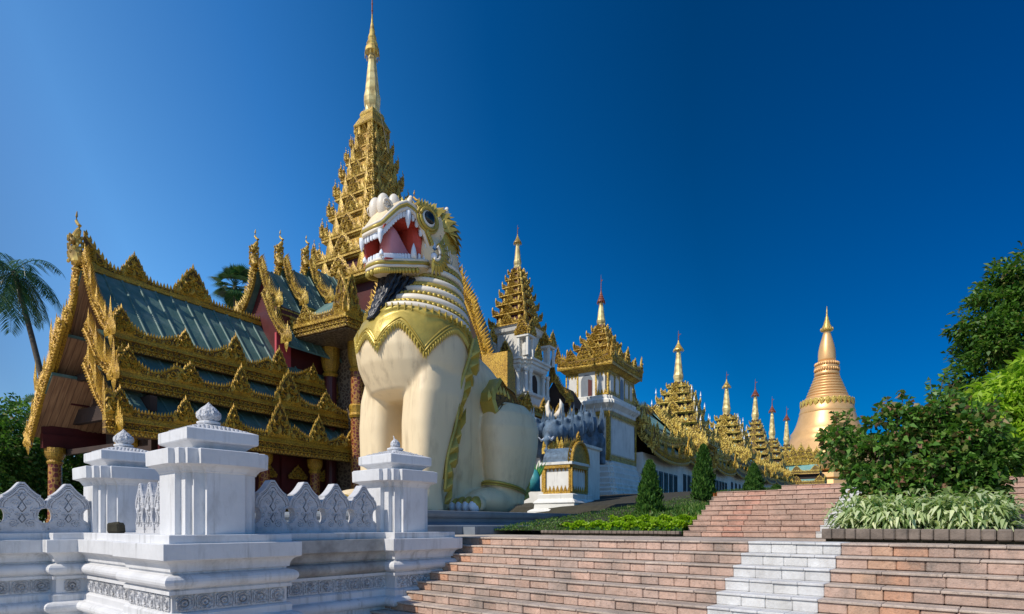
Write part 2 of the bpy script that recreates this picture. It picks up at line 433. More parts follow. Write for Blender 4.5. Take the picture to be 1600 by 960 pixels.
# ------------------------------------------------------------------ stairs
V0, RISE, TREAD = 8.5, .15, .29
def blocks_row(mb, u0, u1, v0, v1, z0, z1, lo, hi, jit=.006, b=.008, gap=.006):
    u = u0
    while u < u1 - .02:
        w = random.uniform(lo, hi)
        if u + w > u1 - lo*.5: w = u1 - u
        j = random.uniform(-jit, jit); g0, g1 = random.uniform(.3,1.3)*gap/2, random.uniform(.3,1.3)*gap/2
        mb.bbox(u + g0, u + w - g1, v0 + j, v1, z0 + .002, z1 - random.uniform(0, jit*.3), b*random.uniform(.7,1.6))
        u += w
UL, UR = -8.45, 7.0
WS = (-2.85, -1.70)
low = thing('lower_stairs', 'broad flight of rough pink stone steps in front, crossed by a white painted strip', 'stairs', (0,0,0), -TH)
wst = MB()
for k in range(11):
    mb = MB(); vk = V0 - k*TREAD; zt = -k*RISE
    ul = UL
    dd = TREAD + .01 if k else .55
    for a, b_ in ((ul, WS[0]), (WS[1], UR)):
        mb = MB(); blocks_row(mb, a, b_, vk, vk+.14, zt-RISE, zt-.030, .22, .36, .008, .009, .006)
        mb.box(a+.01, b_-.01, vk+.13, vk+TREAD+.13, zt-RISE-.1, zt-.034)
        mb.build('step', M['block'], low)
        mb = MB(); blocks_row(mb, a, b_, vk-.022, vk+dd, zt-.032, zt, .5, .8, .004, .006)
        mb.build('tread', M['tread'], low)
    blocks_row(wst, WS[0], WS[1], vk-.008, vk+.14, zt-RISE, zt-.03, .26, .32, .003, .006, .003)
    blocks_row(wst, WS[0], WS[1], vk-.03, vk+dd, zt-.03, zt+.003, .26, .32, .003, .006, .003)
wst.build('white_strip', M['whiteblock'], low)
lt = MB()
for i in range(34):
    for j in range(5):
        u = -8.6 + i*.5 + (j % 2)*.25; v = 9.06 + j*.49
        lt.bbox(u+.003, u+.497, v+.003, v+.487, -.1, -.004+random.uniform(-.002,.002), .006)
lt.box(-9.4, 8.4, 9.0, 11.5, -.2, -.015)
tag(sroot_build(lt, 'landing', M['tread']), kind='structure')

V1 = 11.5; R2 = .112; T2 = .30
up = thing('upper_stairs', 'second flight of small pink stone steps rising behind the landing', 'stairs', (0,0,0), -TH)
WS2 = (-2.70, -1.95); wst = MB()
for k in range(9):
    mb = MB(); vk = V1 + k*T2; z0 = k*R2
    ul = -5.15 - .03*k
    for a, b_ in ((ul, WS2[0]), (WS2[1], 9)):
        blocks_row(mb, a, b_, vk, vk+.14, z0, z0+R2-.02, .30, .42)
        blocks_row(mb, a, b_, vk-.015, vk+T2+.01, z0+R2-.02, z0+R2, .30, .42, .003, .005)
    mb.box(ul, 9, vk+.13, vk+T2+.13, z0-.3, z0+R2-.024)
    mb.build('step', M['block2'], up)
    blocks_row(wst, WS2[0], WS2[1], vk-.01, vk+.14, z0, z0+R2-.02, .24, .28, .003, .006, .003)
    blocks_row(wst, WS2[0], WS2[1], vk-.025, vk+T2+.01, z0+R2-.02, z0+R2+.003, .24, .28, .003, .006, .003)
wst.build('white_strip', M['whiteblock'], up)
ZT = 9*R2
lt = MB(); lt.box(-5.42, 9, V1+9*T2, V1+9*T2+1.9, .2, ZT-.004)
tag(sroot_build(lt, 'upper_landing', M['tread']), kind='structure')
top = thing('top_stairs', 'third short flight of pink stone steps at the top beside the flower row', 'stairs', (0,0,0), -TH)
for k in range(2):
    mb = MB(); vk = V1+9*T2+1.5 + k*T2; z0 = ZT + k*R2
    blocks_row(mb, -4.55, 9, vk, vk+.14, z0, z0+R2-.02, .32, .45)
    blocks_row(mb, -4.55, 9, vk-.015, vk+T2+.01, z0+R2-.02, z0+R2, .32, .45, .003, .005)
    mb.box(-4.55, 9, vk+.13, vk+T2+.13, z0-.3, z0+R2-.024)
    mb.build('step', M['block2'], top)
lt = MB(); lt.box(-4.55, 30, V1+11*T2+1.5, 60, .2, ZT+2*R2-.02)
tag(sroot_build(lt, 'top_terrace', M['tread']), kind='structure')

# ------------------------------------------------------------------ white wall
def arc(o0, z0, o1, z1, bulge, n=6):
    """points from (o0,z0) to (o1,z1) bulging outward"""
    r = []
    for i in range(n + 1):
        a = i/n; r.append((o0 + (o1-o0)*a + bulge*sin(pi*a), z0 + (z1-z0)*(1-cos(pi*a))/2))
    return r
prof = [(.32,-1.7),(.32,-1.46),(.27,-1.42),(.16,-1.34),(.10,-1.25),(.08,-1.20),(.08,-1.17)]
prof += arc(.08,-1.15,.08,-.98,.10,8) + [(.055,-.97),(.055,-.88),(.035,-.86),(.0,-.845),(.0,-.63),(.05,-.625),(.05,-.58),(.03,-.565)]
prof += arc(.03,-.555,.03,-.385,.095,8) + [(.0,-.375),(.0,-.35),(.03,-.345)]
prof += [(.03+.10*(1-cos(pi/2*i/6)), -.345+.135*sin(pi/2*i/6)) for i in range(1,7)] + [(.138,-.205),(.15,-.195),(.15,-.006),(.143,0.0),(.05,0.0),(.05,.098),(.045,.105)]
wp = [(-11.9,-9),(-11.9,2.65),(-11.62,2.65),(-11.62,3.05),(-10.15,3.05),(-9.35,3.05),(-9.35,2.95),(-7.88,2.95),(-7.88,4.45),(-8.35,4.45),(-8.35,6.56),(-8.10,6.56),(-8.10,7.88),(-9.30,7.88),(-9.30,5.2),(-9.30,4.4),(-13.2,4.4),(-13.2,-9)]
wall = thing('stair_wall', 'white moulded base wall with a rosette frieze along the left of the steps', 'wall', (0,0,0), -TH)
mb = MB(); mb.mould(wp, prof, closed=True); 
b = len(mb.v)
npth = len(wp); last = [mb.v[-npth + i] for i in range(npth)]
mb.add(last, [tuple(range(npth))])
mb.build('wall_body', M['white'], wall)
def rosette(mb, w, h, m):
    """octagonal frieze panel with rings in relief, m maps (a,b,d)"""
    def octo(k, d):
        x, y, c = w/2*k, h/2*k, min(w, h)*.16*k
        return [m(*p, d) for p in ((-x+c,-y),(x-c,-y),(x,-y+c),(x,y-c),(x-c,y),(-x+c,y),(-x,y-c),(-x,-y+c))]
    mb.rings([octo(1,0), octo(1,.022), octo(.9,.026), octo(.84,.012)], cap=False)
    b = len(mb.v); mb.v.extend(octo(.84,.012)); mb.f.append(tuple(range(b, b+8)))
    for r0, r1, d in ((.40,.30,.03),(.22,.05,.034)):
        rr = min(w, h)
        mb.rings([[m(rr*q*cos(a*pi/6), rr*q*sin(a*pi/6), dd) for a in range(12)] for q, dd in ((r0,.010),((r0+r1)/2+.03,d),(r1,.012))], cap=True)
fz = MB()
def frieze(p0, p1, nrm):
    L = math.dist(p0, p1); n = max(1, round(L/.255)); dx = ((p1[0]-p0[0])/L, (p1[1]-p0[1])/L)
    for i in range(n):
        c = (i+.5)*L/n; cx, cy = p0[0]+dx[0]*c, p0[1]+dx[1]*c
        def m(a, b, d): return (cx+dx[0]*a+nrm[0]*(d-.002), cy+dx[1]*a+nrm[1]*(d-.002), -.737+b)
        rosette(fz, min(.21, L/n*.82), .185, m)
        if i:
            c = i*L/n; ax, ay = p0[0]+dx[0]*c, p0[1]+dx[1]*c
            def m2(a, b, d): return (ax+dx[0]*a+nrm[0]*(d-.002), ay+dx[1]*a+nrm[1]*(d-.002), -.737+b)
            fz.prism([(-.012,-.10),(.012,-.10),(.012,-.05),(.005,-.04),(.005,.04),(.012,.05),(.012,.10),(-.012,.10),(-.012,.05),(-.005,.04),(-.005,-.04),(-.012,-.05)], m2, 0, .024)
frieze((-11.9,-2),(-11.9,2.65),(1,0)); frieze((-11.62,2.67),(-11.62,3.05),(1,0)); frieze((-11.5,3.05),(-9.35,3.05),(0,-1))
frieze((-9.33,2.95),(-7.90,2.95),(0,-1)); frieze((-7.88,2.97),(-7.88,4.43),(1,0)); frieze((-8.35,4.47),(-8.35,6.56),(1,0))
frieze((-8.10,6.58),(-8.10,7.88),(1,0))
fz.build('frieze', M['carved'], wall)
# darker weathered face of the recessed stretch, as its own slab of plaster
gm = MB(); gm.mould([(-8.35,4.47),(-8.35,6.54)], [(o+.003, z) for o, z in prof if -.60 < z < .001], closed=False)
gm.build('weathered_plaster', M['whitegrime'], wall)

# ------------------------------------------------------------------ pedestals
def notched(H, m, d):
    q = [(H, m), (H-d, m), (H-d, H-2*d), (H-2*d, H-2*d)]
    q = [(H, m), (H-d, m), (H-d, m+.13), (H-2*d, m+.13)]
    q = q + [(b, a) for a, b in reversed(q[:-1])] if abs(H-2*d-(m+.13)) < 1e-6 else q + [(b, a) for a, b in reversed(q)]
    out = []
    for s_ in range(4):
        for a, b in (q if s_ % 2 == 0 else q):
            for _ in range(1):
                x, y = a, b
                for _k in range(s_): x, y = -y, x
                out.append((x, y))
    return out
def pedestal(u, v, label, chip=False, z=.105):
    p = thing('pedestal', label, 'pedestal', S(u, v, z), -TH, 'pedestals of the white wall')
    sq = notched(.53, .25, .075)
    mb = MB(); mb.mould(sq, [(0,0),(0,.80),(.015,.81),(.02,.83),(.05,.875),(.11,.90),(.125,.905),(.13,1.09),(.12,1.10)], closed=True, fill=True)
    mb.build('shaft', M['white'], p)
    c = MB(); s4 = [(.35,.35),(-.35,.35),(-.35,-.35),(.35,-.35)]
    pr = [(-.0,1.10),(-.0,1.14),(.02,1.16),(.06,1.195),(.10,1.21),(.11,1.215),(.12,1.23),(.12,1.365),(.115,1.372)]
    for i in range(1, 8):
        a = i/8; pr.append((.115-.44*a, 1.372+.14*(1-(1-a)**1.6)*.7+.05*a*a))
    c.mould(s4, pr, closed=True, fill=True)
    c.lathe([(.13,1.50),(.15,1.515),(.15,1.535),(.11,1.55)], n=16)
    c.build('cap', M['white'], p)
    rl = MB()                                     # carved sprays low on the sloping cap
    for s_ in range(4):
        for w_ in range(3):
            yy = .37 - w_*.07; a_ = (.465-yy)/.44; zz = 1.372+.14*(1-(1-a_)**1.6)*.7+.05*a_*a_
            for q in range(-6, 7):
                x = q*.055+(.027 if w_ % 2 else 0)
                if abs(x) > yy - .04: continue
                a = s_*pi/2
                rl.ell((x*cos(a)-yy*sin(a), x*sin(a)+yy*cos(a), zz+.002), (.022,.022,.010), 6, 4)
    rl.build('cap_carving', M['carved'], p)
    f = MB()
    if chip:
        f.lathe([(.05,1.53),(.085,1.55),(.10,1.60),(.085,1.655),(.05,1.69),(.012,1.715)], n=12, sx=.8)
        f.tube([(-.02,0,1.68),(-.06,.02,1.75),(-.10,.03,1.79)], [.02,.012,.004], 5)
    else:
        f.lathe([(.06,1.54),(.115,1.555),(.145,1.60),(.15,1.635),(.13,1.69),(.095,1.73),(.05,1.765),(.02,1.795),(.004,1.815)], n=20)
        for i in range(10):
            a = 2*pi*i/10; f.ell((.125*cos(a), .125*sin(a), 1.63), (.035,.035,.06), 6, 5)
    f.build('bud_finial', M['carved'], p)
    return p
pedestal(-8.52, 3.66, 'largest and nearest white stone pedestal with a bud finial on the wall corner')
pedestal(-8.80, 7.13, 'white stone pedestal with a chipped bud finial at the head of the steps', True)
pedestal(-12.05, 3.72, 'white stone pedestal with bud finial on the left wall, half behind the nearest one')

# ------------------------------------------------------------------ parapet panels
def panel_outline(w, h, round_=True):
    k = w/.56; q = h/.80
    pts = [(.28,0),(.28,.13)]
    for i in range(9):
        t_ = pi*i/8; pts.append((.28-.095*sin(t_)**.8, .27-.135*cos(t_)))
    pts += [(.28,.43),(.279,.47),(.268,.515),(.245,.55),(.222,.565),(.222,.60),(.205,.605),(.165,.635),(.12,.68),(.085,.725),(.055,.77),(.03,.80)]
    pts = [(a*k, b*q) for a, b in pts]
    return pts + [(-a, b) for a, b in reversed(pts)]
def panel_mesh(w=.56, h=.80, th=.17, sharp=False):
    o = panel_outline(w, h)
    if sharp: o = [(a*.9, b) for a, b in o[:-1]]
    mb = MB(); m = lambda a, b, d: (a, -d, b)
    mb.prism(o, m, -th/2, th/2)
    c0 = (0, h*.42)
    def cont(k): return [m(a*k, max(.045, c0[1]+(b-c0[1])*k), th/2-.004) for a, b in o[1:-1]]
    for k, r in ((.955,.016),(.80,.018)): mb.tube(cont(k), r, 5)
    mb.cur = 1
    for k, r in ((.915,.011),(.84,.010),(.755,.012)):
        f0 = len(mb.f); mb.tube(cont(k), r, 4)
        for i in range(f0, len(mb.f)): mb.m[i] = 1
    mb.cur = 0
    for i in range(len(o)*2):
        q = i/2; i0 = int(q); p0 = o[min(i0, len(o)-1)]; p1 = o[min(i0+1, len(o)-1)]; a = p0[0]+(p1[0]-p0[0])*(q-i0); b = p0[1]+(p1[1]-p0[1])*(q-i0)
        mb.ell(m(a*.88, max(.06, c0[1]+(b-c0[1])*.88), th/2), (.011,.011,.011), 5, 4)
    for sx in (-1, 1):                               # scrolls
        for cx, cz, r0, tn, ph in ((.10,.15,.065,1.6,1),(.15,.36,.055,1.5,2),(.08,.47,.05,1.4,0),(.05,.30,.04,1.3,3),(.05,.60,.04,1.2,1)):
            for q in (0, 1):
                pts = [m(sx*(cx*w/.56) + sx*r0*(1-.85*t_/12)*cos(tn*2*pi*t_/12+ph+q*.5), cz*h/.8 + r0*(1-.85*t_/12)*sin(tn*2*pi*t_/12+ph+q*.5), th/2-q*.004) for t_ in range(13)]
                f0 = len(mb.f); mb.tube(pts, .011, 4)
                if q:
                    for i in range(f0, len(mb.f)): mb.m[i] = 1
    for z_, r_ in ((.22,.045),(.40,.055),(.56,.045)):
        mb.prism([(0,z_-r_),(r_*.7,z_),(0,z_+r_*1.5),(-r_*.7,z_)], lambda a,b,d: m(a*w/.56, b*h/.8, d), th/2, th/2+.018)
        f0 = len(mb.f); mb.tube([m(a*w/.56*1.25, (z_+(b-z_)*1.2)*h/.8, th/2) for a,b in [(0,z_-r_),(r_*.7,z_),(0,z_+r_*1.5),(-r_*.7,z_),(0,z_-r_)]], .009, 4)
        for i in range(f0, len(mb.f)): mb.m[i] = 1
    return mb
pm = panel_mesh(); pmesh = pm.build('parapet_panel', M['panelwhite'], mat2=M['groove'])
WHERE = ['third','fourth','fifth','sixth','seventh']
def place_panel(o, u, v, z, rz, label, sx=1):
    o.location = S(u, v, z); o.rotation_euler = (0, 0, rz); o.scale = (sx, 1, 1)
    tag(o, label, 'parapet panel', 'carved parapet panels on the white wall')
ords = ['first', 'second', 'third', 'fourth']
for i in range(4):
    o = pmesh if i == 0 else pmesh.copy()
    if i: col.objects.link(o)
    place_panel(o, -8.62, 4.60+.545*i, .105, -TH+pi/2, 'ogee topped carved panel, %s to the right of the nearest big pedestal' % ords[i], .97)
for i in range(7):
    o = pmesh.copy(); col.objects.link(o)
    lab = ['ogee carved panel next to the left pedestal, above the left wall', 'second ogee carved panel left of the left pedestal, against the trees', 'ogee carved panel beyond the left picture edge, %s from the left pedestal' % WHERE[max(0,i-2)]][min(i, 2)]
    place_panel(o, -12.0, 2.88-.60*i, .105, -TH+pi/2, lab, 1.07)
sp = panel_mesh(.36, .80, .10)
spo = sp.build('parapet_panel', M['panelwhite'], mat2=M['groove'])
for i in range(4):
    o = spo if i == 0 else spo.copy()
    if i: col.objects.link(o)
    place_panel(o, -9.62-.40*i, 3.62, .105, -TH, ['slender carved panel touching the nearest big pedestal','slender sunlit carved panel, second from the nearest big pedestal','slender sunlit carved panel, third from the nearest big pedestal','slender carved panel behind the brown stone lump'][i])
rk = MB(); rk.bbox(-.10,.10,-.09,.09,0,.16,.03)
rk.ell((-.03,.0,.12), (.09,.08,.06), 7, 5)
rk.v = [(x+.012*sin(37*y+z*9), y+.012*sin(41*x), z+.01*sin(29*x+17*y) if z > .01 else z) for x, y, z in rk.v]
o = rk.build('stone', M['soil']); o.location = S(-10.55, 3.16, .105); tag(o, 'brown broken stone lump on the ledge between two pedestals', 'stone')

# ------------------------------------------------------------------ planter at the right
pl = thing('planter_kerb', 'low mossy block kerb edging the plant bed at the right', 'kerb', (0,0,0), -TH)
kb = MB(); blocks_row(kb, -2.10, 6, 9.25, 9.50, .035, .18, .13, .18, .006, .012, .01)
kb.build('kerb_blocks', M['curb'], pl)
kb = MB(); kb.box(-2.05, 6, 9.33, 9.5, -.01, .04); kb.box(-2.10, -1.9, 9.5, 11.4, -.01, .17); kb.build('kerb_base', M['soil'], pl)
kb = MB(); kb.box(-1.9, 6, 9.5, 11.48, -.01, .15); kb.build('soil', M['soil'], pl)
gk = thing('garden_kerb', 'low dark block kerb in front of the lime green hedge', 'kerb', (0,0,0), -TH)
kb = MB(); blocks_row(kb, -8.7, -5.2, 11.42, 11.56, .04, .11, .09, .13, .004, .01, .006); kb.build('kerb_blocks', M['curb'], gk)
kb = MB(); kb.box(-8.7, -5.2, 11.47, 11.6, -.01, .045); kb.build('kerb_base', M['soil'], gk)
# ------------------------------------------------------------------ gilded ornament
def flame(mb, m, a, b, w, h, th=.05, lean=0, d0=0):
    """one pointed flame leaf with a ridge, base at (a,b)"""
    o = [(-.42,0),(-.5,.22),(-.40,.48),(-.18,.75),(0,1),(.18,.75),(.40,.48),(.5,.22),(.42,0)]
    pts = [(a + x*w + lean*y*h, b + y*h) for x, y in o]
    n = len(pts)
    vs = [m(x, y, d0) for x, y in pts] + [m(a + lean*.35*h, b+.35*h, d0+th), m(a + lean*.35*h, b+.35*h, d0-th)]
    fs = [(i, i+1, n) for i in range(n-1)] + [(i+1, i, n+1) for i in range(n-1)] + [(n-1, 0, n), (0, n-1, n+1)]
    mb.add(vs, fs)
def spiral(mb, m, a, b, r, turns, ph, flip, rad, d0=0, n=12):
    pts = [m(a + flip*r*(1-.85*t_/n)*cos(turns*2*pi*t_/n+ph), b + r*(1-.85*t_/n)*sin(turns*2*pi*t_/n+ph), d0) for t_ in range(n+1)]
    mb.tube(pts, [rad*(1-.5*i/n) for i in range(n+1)], 4)
def plate(mb, m, pts, th, d0=0, inset=.8, rel=.03):
    """flat carved board with a raised inner field; pts of (a,b)"""
    cx = sum(p[0] for p in pts)/len(pts); cy = sum(p[1] for p in pts)/len(pts)
    ins = [(cx+(x-cx)*inset, cy+(y-cy)*inset) for x, y in pts]
    b = len(mb.f)
    mb.rings([[m(x,y,d0-th) for x,y in pts],[m(x,y,d0) for x,y in pts],[m(x,y,d0+rel) for x,y in ins],[m(cx+(x-cx)*inset*.92, cy+(y-cy)*inset*.92, d0-.01) for x,y in pts]])
    n_ = len(pts)
    for i in range(b+2*n_, len(mb.f)):
        if i != b+3*n_: mb.m[i] = 1
def antefix(mb, m, a, b, w, h, th=.06, detail=1, d0=0):
    """tall leaf shaped crest ornament: board, side flames, central spike, scrolls"""
    env = [(-.5,.02),(-.5,.22),(-.42,.36),(-.34,.42),(-.30,.56),(-.22,.64),(-.17,.76),(-.08,.84),(0,.93),(.08,.84),(.17,.76),(.22,.64),(.30,.56),(.34,.42),(.42,.36),(.5,.22),(.5,.02)]
    plate(mb, m, [(a+x*w, b+y*h) for x, y in env], th, d0, .82, th*.5)
    for i, (x, y) in enumerate(env):
        if y < .1: continue
        hh = h*.17 if i != 8 else h*.26
        flame(mb, m, a+x*w*.97, b+y*h-hh*.35, w*.105, hh, th*.8, -.0+.25*x, d0)
    if detail:
        for f in (-1, 1):
            spiral(mb, m, a+f*w*.25, b+.17*h, w*.14, 1.5, 1.2, f, w*.04, d0+th*.5)
            spiral(mb, m, a+f*w*.13, b+.42*h, w*.10, 1.4, 2.0, f, w*.036, d0+th*.6)
            spiral(mb, m, a+f*w*.08, b+.64*h, w*.06, 1.3, 2.6, f, w*.028, d0+th*.5)
            flame(mb, m, a+f*w*.36, b+.05*h, w*.13, h*.30, th*1.4, f*.1, d0)
            flame(mb, m, a+f*w*.22, b+.30*h, w*.11, h*.26, th*1.4, f*.15, d0)
        flame(mb, m, a, b+.04*h, w*.20, h*.42, th*2.0, 0, d0)
        flame(mb, m, a, b+.48*h, w*.13, h*.32, th*1.7, 0, d0)
def strip(mb, m, a0, a1, flo, fhi, th=.08, tw=.13, thh=.17, step=None, teeth=True, detail=True, sc=.16):
    """carved board between curves flo and fhi, crowned with a row of flames"""
    n = max(2, int(round((a1-a0)/(step or tw))))
    da = (a1-a0)/n
    rs = []
    for i in range(n+1):
        a = a0+i*da; lo, hi = flo(a), fhi(a); e = (hi-lo)
        rs.append([m(a,lo,-th), m(a,lo,0), m(a,lo+.12*e,.03), m(a,lo+.2*e,.03), m(a,lo+.26*e,.0), m(a,hi-.15*e,.0), m(a,hi-.05*e,.025), m(a,hi,0), m(a,hi,-th)])
    b0 = len(mb.f); mb.rings(rs, cap=True)
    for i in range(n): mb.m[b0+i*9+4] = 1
    if teeth:
        k = max(1, int(round((a1-a0)/tw))); dk = (a1-a0)/k
        for i in range(k):
            a = a0+(i+.5)*dk; hh = thh*(1+.15*((i*7) % 5-2)/2)
            flame(mb, m, a, fhi(a)-.25*hh, dk*.9, hh*1.25, .035)
    if detail:
        k = max(1, int(round((a1-a0)/(sc*2.2)))); dk = (a1-a0)/k
        for i in range(k):
            a = a0+(i+.5)*dk; e = fhi(a)-flo(a); r = min(sc*1.05, e*.32)
            spiral(mb, m, a, flo(a)+.55*e, r, 1.5, i % 2*pi, 1 if i % 2 else -1, r*.24, .03)
            flame(mb, m, a+dk*.5, flo(a)+.25*e, dk*.35, e*.62, .06, 0, .0)
            if e > 2.6*r:
                for q in range(int(e/(2*r))-1): spiral(mb, m, a+.3*r, flo(a)+.3*e+q*2*r, r*.8, 1.4, q*pi, -1 if i % 2 else 1, r*.2, .03)
def swag(a0, a1, zb, zt, peaks):
    """top curve hanging between peaks: returns function"""
    def f(a):
        q = 0
        for p, w, h in peaks:
            x = abs(a-p)/w
            if x < 1: q = max(q, h*(1-x)**1.6)
        return zt + q
    return f
def bead_row(mb, m, a0, a1, b, r, sp, d=0):
    n = int((a1-a0)/sp)
    for i in range(n):
        a = a0+(i+.5)*(a1-a0)/n
        c = Vector(m(a, b, d)); 
        mb.add([tuple(c+Vector(q)*r) for q in ((1,0,0),(-1,0,0),(0,1,0),(0,-1,0),(0,0,1),(0,0,-1))],
               [(0,2,4),(2,1,4),(1,3,4),(3,0,4),(2,0,5),(1,2,5),(3,1,5),(0,3,5)])
def naga(mb, c, h, d=1.0, ax=(1,0)):
    """bulging bird-necked ridge finial; c base, h height, leaning along -d of axis"""
    P = [(0,0,.16),(.02,.12,.17),(-.05,.25,.19),(-.10,.38,.20),(-.10,.50,.17),(-.02,.60,.11),(.08,.67,.07),(.12,.73,.055),(.03,.78,.05),(-.03,.84,.045),(-.02,.92,.035),(0,1.0,.012)]
    mb.tube([(c[0]+ax[0]*x*h*.8*d, c[1]+ax[1]*x*h*.8*d, c[2]+z*h) for x, z, r in P], [r*h*.55 for x, z, r in P], 10)
    for i in range(7):
        z = .15+.07*i
        for q in range(6):
            a = q*pi/3+i*.5; r = .10*h
            mb.ell((c[0]+r*cos(a)-ax[0]*.06*h*d, c[1]+r*sin(a), c[2]+z*h), (.03*h,.03*h,.035*h), 5, 3)
def eave_board(root, m, a0, a1, z0, zt, peaks, name='eave_board', mt='gold', ants=(), tw=.14, thh=.17, adet=1):
    """fascia beam plus crest with antefixes"""
    mb = MB()
    e = zt - z0
    # stepped fascia beam
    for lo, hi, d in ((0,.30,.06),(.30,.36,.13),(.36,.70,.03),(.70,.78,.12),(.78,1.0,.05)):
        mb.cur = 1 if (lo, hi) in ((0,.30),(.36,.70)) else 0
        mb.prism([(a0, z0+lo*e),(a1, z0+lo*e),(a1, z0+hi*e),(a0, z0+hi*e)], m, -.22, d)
    mb.cur = 0
    bead_row(mb, m, a0, a1, z0+.33*e, .045, .13, .13)
    bead_row(mb, m, a0, a1, z0+.74*e, .045, .16, .12)
    k = int((a1-a0)/.26)
    for i in range(k):
        a = a0+(i+.5)*(a1-a0)/k
        spiral(mb, m, a, z0+.53*e, e*.155, 1.4, i % 2*pi, 1 if i % 2 else -1, e*.045, .045, 9)
        flame(mb, m, a, z0+.285*e, .21, -e*.27, .05, 0, .06)
        flame(mb, m, a+.13, z0+.02*e, .12, e*.20, .04, 0, .06)
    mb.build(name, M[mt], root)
    cr = MB()
    strip(cr, m, a0, a1, lambda a: zt, swag(a0, a1, 0, zt+.28, peaks), th=.12, tw=tw, thh=thh, sc=.2)
    for p, w, h in ants:
        antefix(cr, m, p, zt+.05, w, h, .09, adet, .03)
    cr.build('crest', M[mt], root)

def roof_slab(mb, s0, z0, s1, z1, t0, t1, th=.10):
    """sloping sheet from (s0,z0) at ridge to (s1,z1) at eave, along t"""
    mb.add([(s0,t0,z0),(s1,t0,z1),(s1,t1,z1),(s0,t1,z0),(s0,t0,z0-th),(s1,t0,z1-th),(s1,t1,z1-th),(s0,t1,z0-th)],
           [(0,1,2,3),(4,7,6,5),(0,4,5,1),(1,5,6,2),(2,6,7,3),(3,7,4,0)])
def battens(mb, s0, z0, s1, z1, t0, t1, sp=.75, r=.05):
    n = int((t1-t0)/sp)
    for i in range(n+1):
        t = t0+.1+(t1-t0-.2)*i/n
        mb.tube([(s0,t,z0+r*.6),(s1,t,z1+r*.6)], r, 6)
def rake(root, t, pts, depth, teeth=(.16,.34), sgn=1, tip=1.0, mt='gold', name='bargeboard'):
    """gable board along pts [(s,z)], board measured straight up, flames upright"""
    mb = MB(); m = lambda a, b, d: (a, t-d, b)
    xs = [p[0] for p in pts]; 
    def zf(a):
        for (x0, z0), (x1, z1) in zip(pts[:-1], pts[1:]):
            if min(x0,x1)-1e-6 <= a <= max(x0,x1)+1e-6: return z0+(z1-z0)*(a-x0)/(x1-x0+1e-9)
        return pts[-1][1]
    # follow the slope by arc length
    L = [0]
    for (x0,z0),(x1,z1) in zip(pts[:-1], pts[1:]): L.append(L[-1]+math.hypot(x1-x0, z1-z0))
    def at(l):
        for i in range(len(L)-1):
            if l <= L[i+1]+1e-6:
                q = (l-L[i])/(L[i+1]-L[i]); return (pts[i][0]+(pts[i+1][0]-pts[i][0])*q, pts[i][1]+(pts[i+1][1]-pts[i][1])*q)
        return pts[-1]
    def mm(a, b, d):
        x, z = at(max(0, a)); x2, z2 = at(min(L[-1], max(0, a)+.05)); x1, z1 = at(max(0, max(0,a)-.05))
        tx, tz = x2-x1, z2-z1; q = math.hypot(tx, tz) or 1
        nx, nz = -tz/q, tx/q
        if nz < 0: nx, nz = -nx, -nz
        # lean normals upright
        nx, nz = nx*.75, nz*.75+.35
        return (x+nx*b, t-d, z+nz*b)
    strip(mb, mm, 0, L[-1], lambda a: 0, lambda a: depth*(.75+.25*sin(a*2.2)), th=.14, tw=teeth[0], thh=teeth[1], sc=.17)
    bead_row(mb, mm, 0, L[-1], .02, .055, .16, .04)
    # second, finer row standing behind, with a tall spike now and then
    k = int(L[-1]/(teeth[0]*1.1))
    for i in range(k):
        a = (i+.5)*L[-1]/k; flame(mb, mm, a, depth*.55, teeth[0]*.8, teeth[1]*1.1+depth*.35, .05, 0, -.06)
        if i % 9 == 4:
            x, _, z = mm(a, depth*.6, -.05)
            flame(mb, m, x, z, .16*tip+.04, teeth[1]*2.6, .07, 0, .02)
    # upswept end ornament
    ex, ez = pts[-1]
    for q, (w, h, ox) in enumerate(((.45,1.35,0),(.34,1.0,.28),(.34,.95,-.28),(.26,.7,.5),(.26,.65,-.5))):
        flame(mb, m, ex+ox*tip*.8*sgn, ez+.05, w*tip, h*tip, .10, .12*sgn, .03)
    flame(mb, m, ex, ez+.15, .4*tip, -.75*tip, .10, 0, .0)
    spiral(mb, m, ex, ez+.3*tip, .2*tip, 1.4, 0, sgn, .04*tip, .08)
    return mb.build(name, M[mt], root)

# ------------------------------------------------------------------ prayer hall at the left
PC = Vector((-20.2, 27.3, 0))
hall = thing('prayer_hall', 'gilded hall with tiered green roofs and an open plank-lined gable at the left', 'temple hall', PC, -TB)
E = 17.2
roofb = MB()
tiers = [  # s0,z0, s1,z1, t0, t1
    ('upper', 0, 12.2, 2.6, 8.75, .6, 15.0),
    ('mid', 1.0, 9.2, 3.5, 6.9, .3, 16.0),
    ('low', 1.6, 7.4, 4.3, 4.75, .05, E)]
for nme, s0, z0, s1, z1, t0, t1 in tiers:
    for sg in (1, -1):
        if sg < 0: s1 = {'upper':2.0,'mid':3.0,'low':3.9}[nme]
        r = MB(); roof_slab(r, sg*s0, z0, sg*s1, z1, t0, t1)
        if sg == 1: battens(r, s0, z0, s1, z1, t0, t1, .8, .06)
        ro = r.build('roof', M['roofgreen'], hall)
        w = MB(); w.add([(sg*(s0+.02),t0+.05,z0-.14),(sg*s1,t0+.05,z1-.14),(sg*s1,t1,z1-.14),(sg*(s0+.02),t1,z0-.14),
                         (sg*(s0+.02),t0+.05,z0-.2),(sg*s1,t0+.05,z1-.2),(sg*s1,t1,z1-.2),(sg*(s0+.02),t1,z0-.2)],
                        [(0,1,2,3),(4,7,6,5),(0,4,5,1),(1,5,6,2),(2,6,7,3),(3,7,4,0)])
        w.build('soffit', M['wood'], hall)
def side(s):
    return lambda a, b, d: (s+d, a, b)
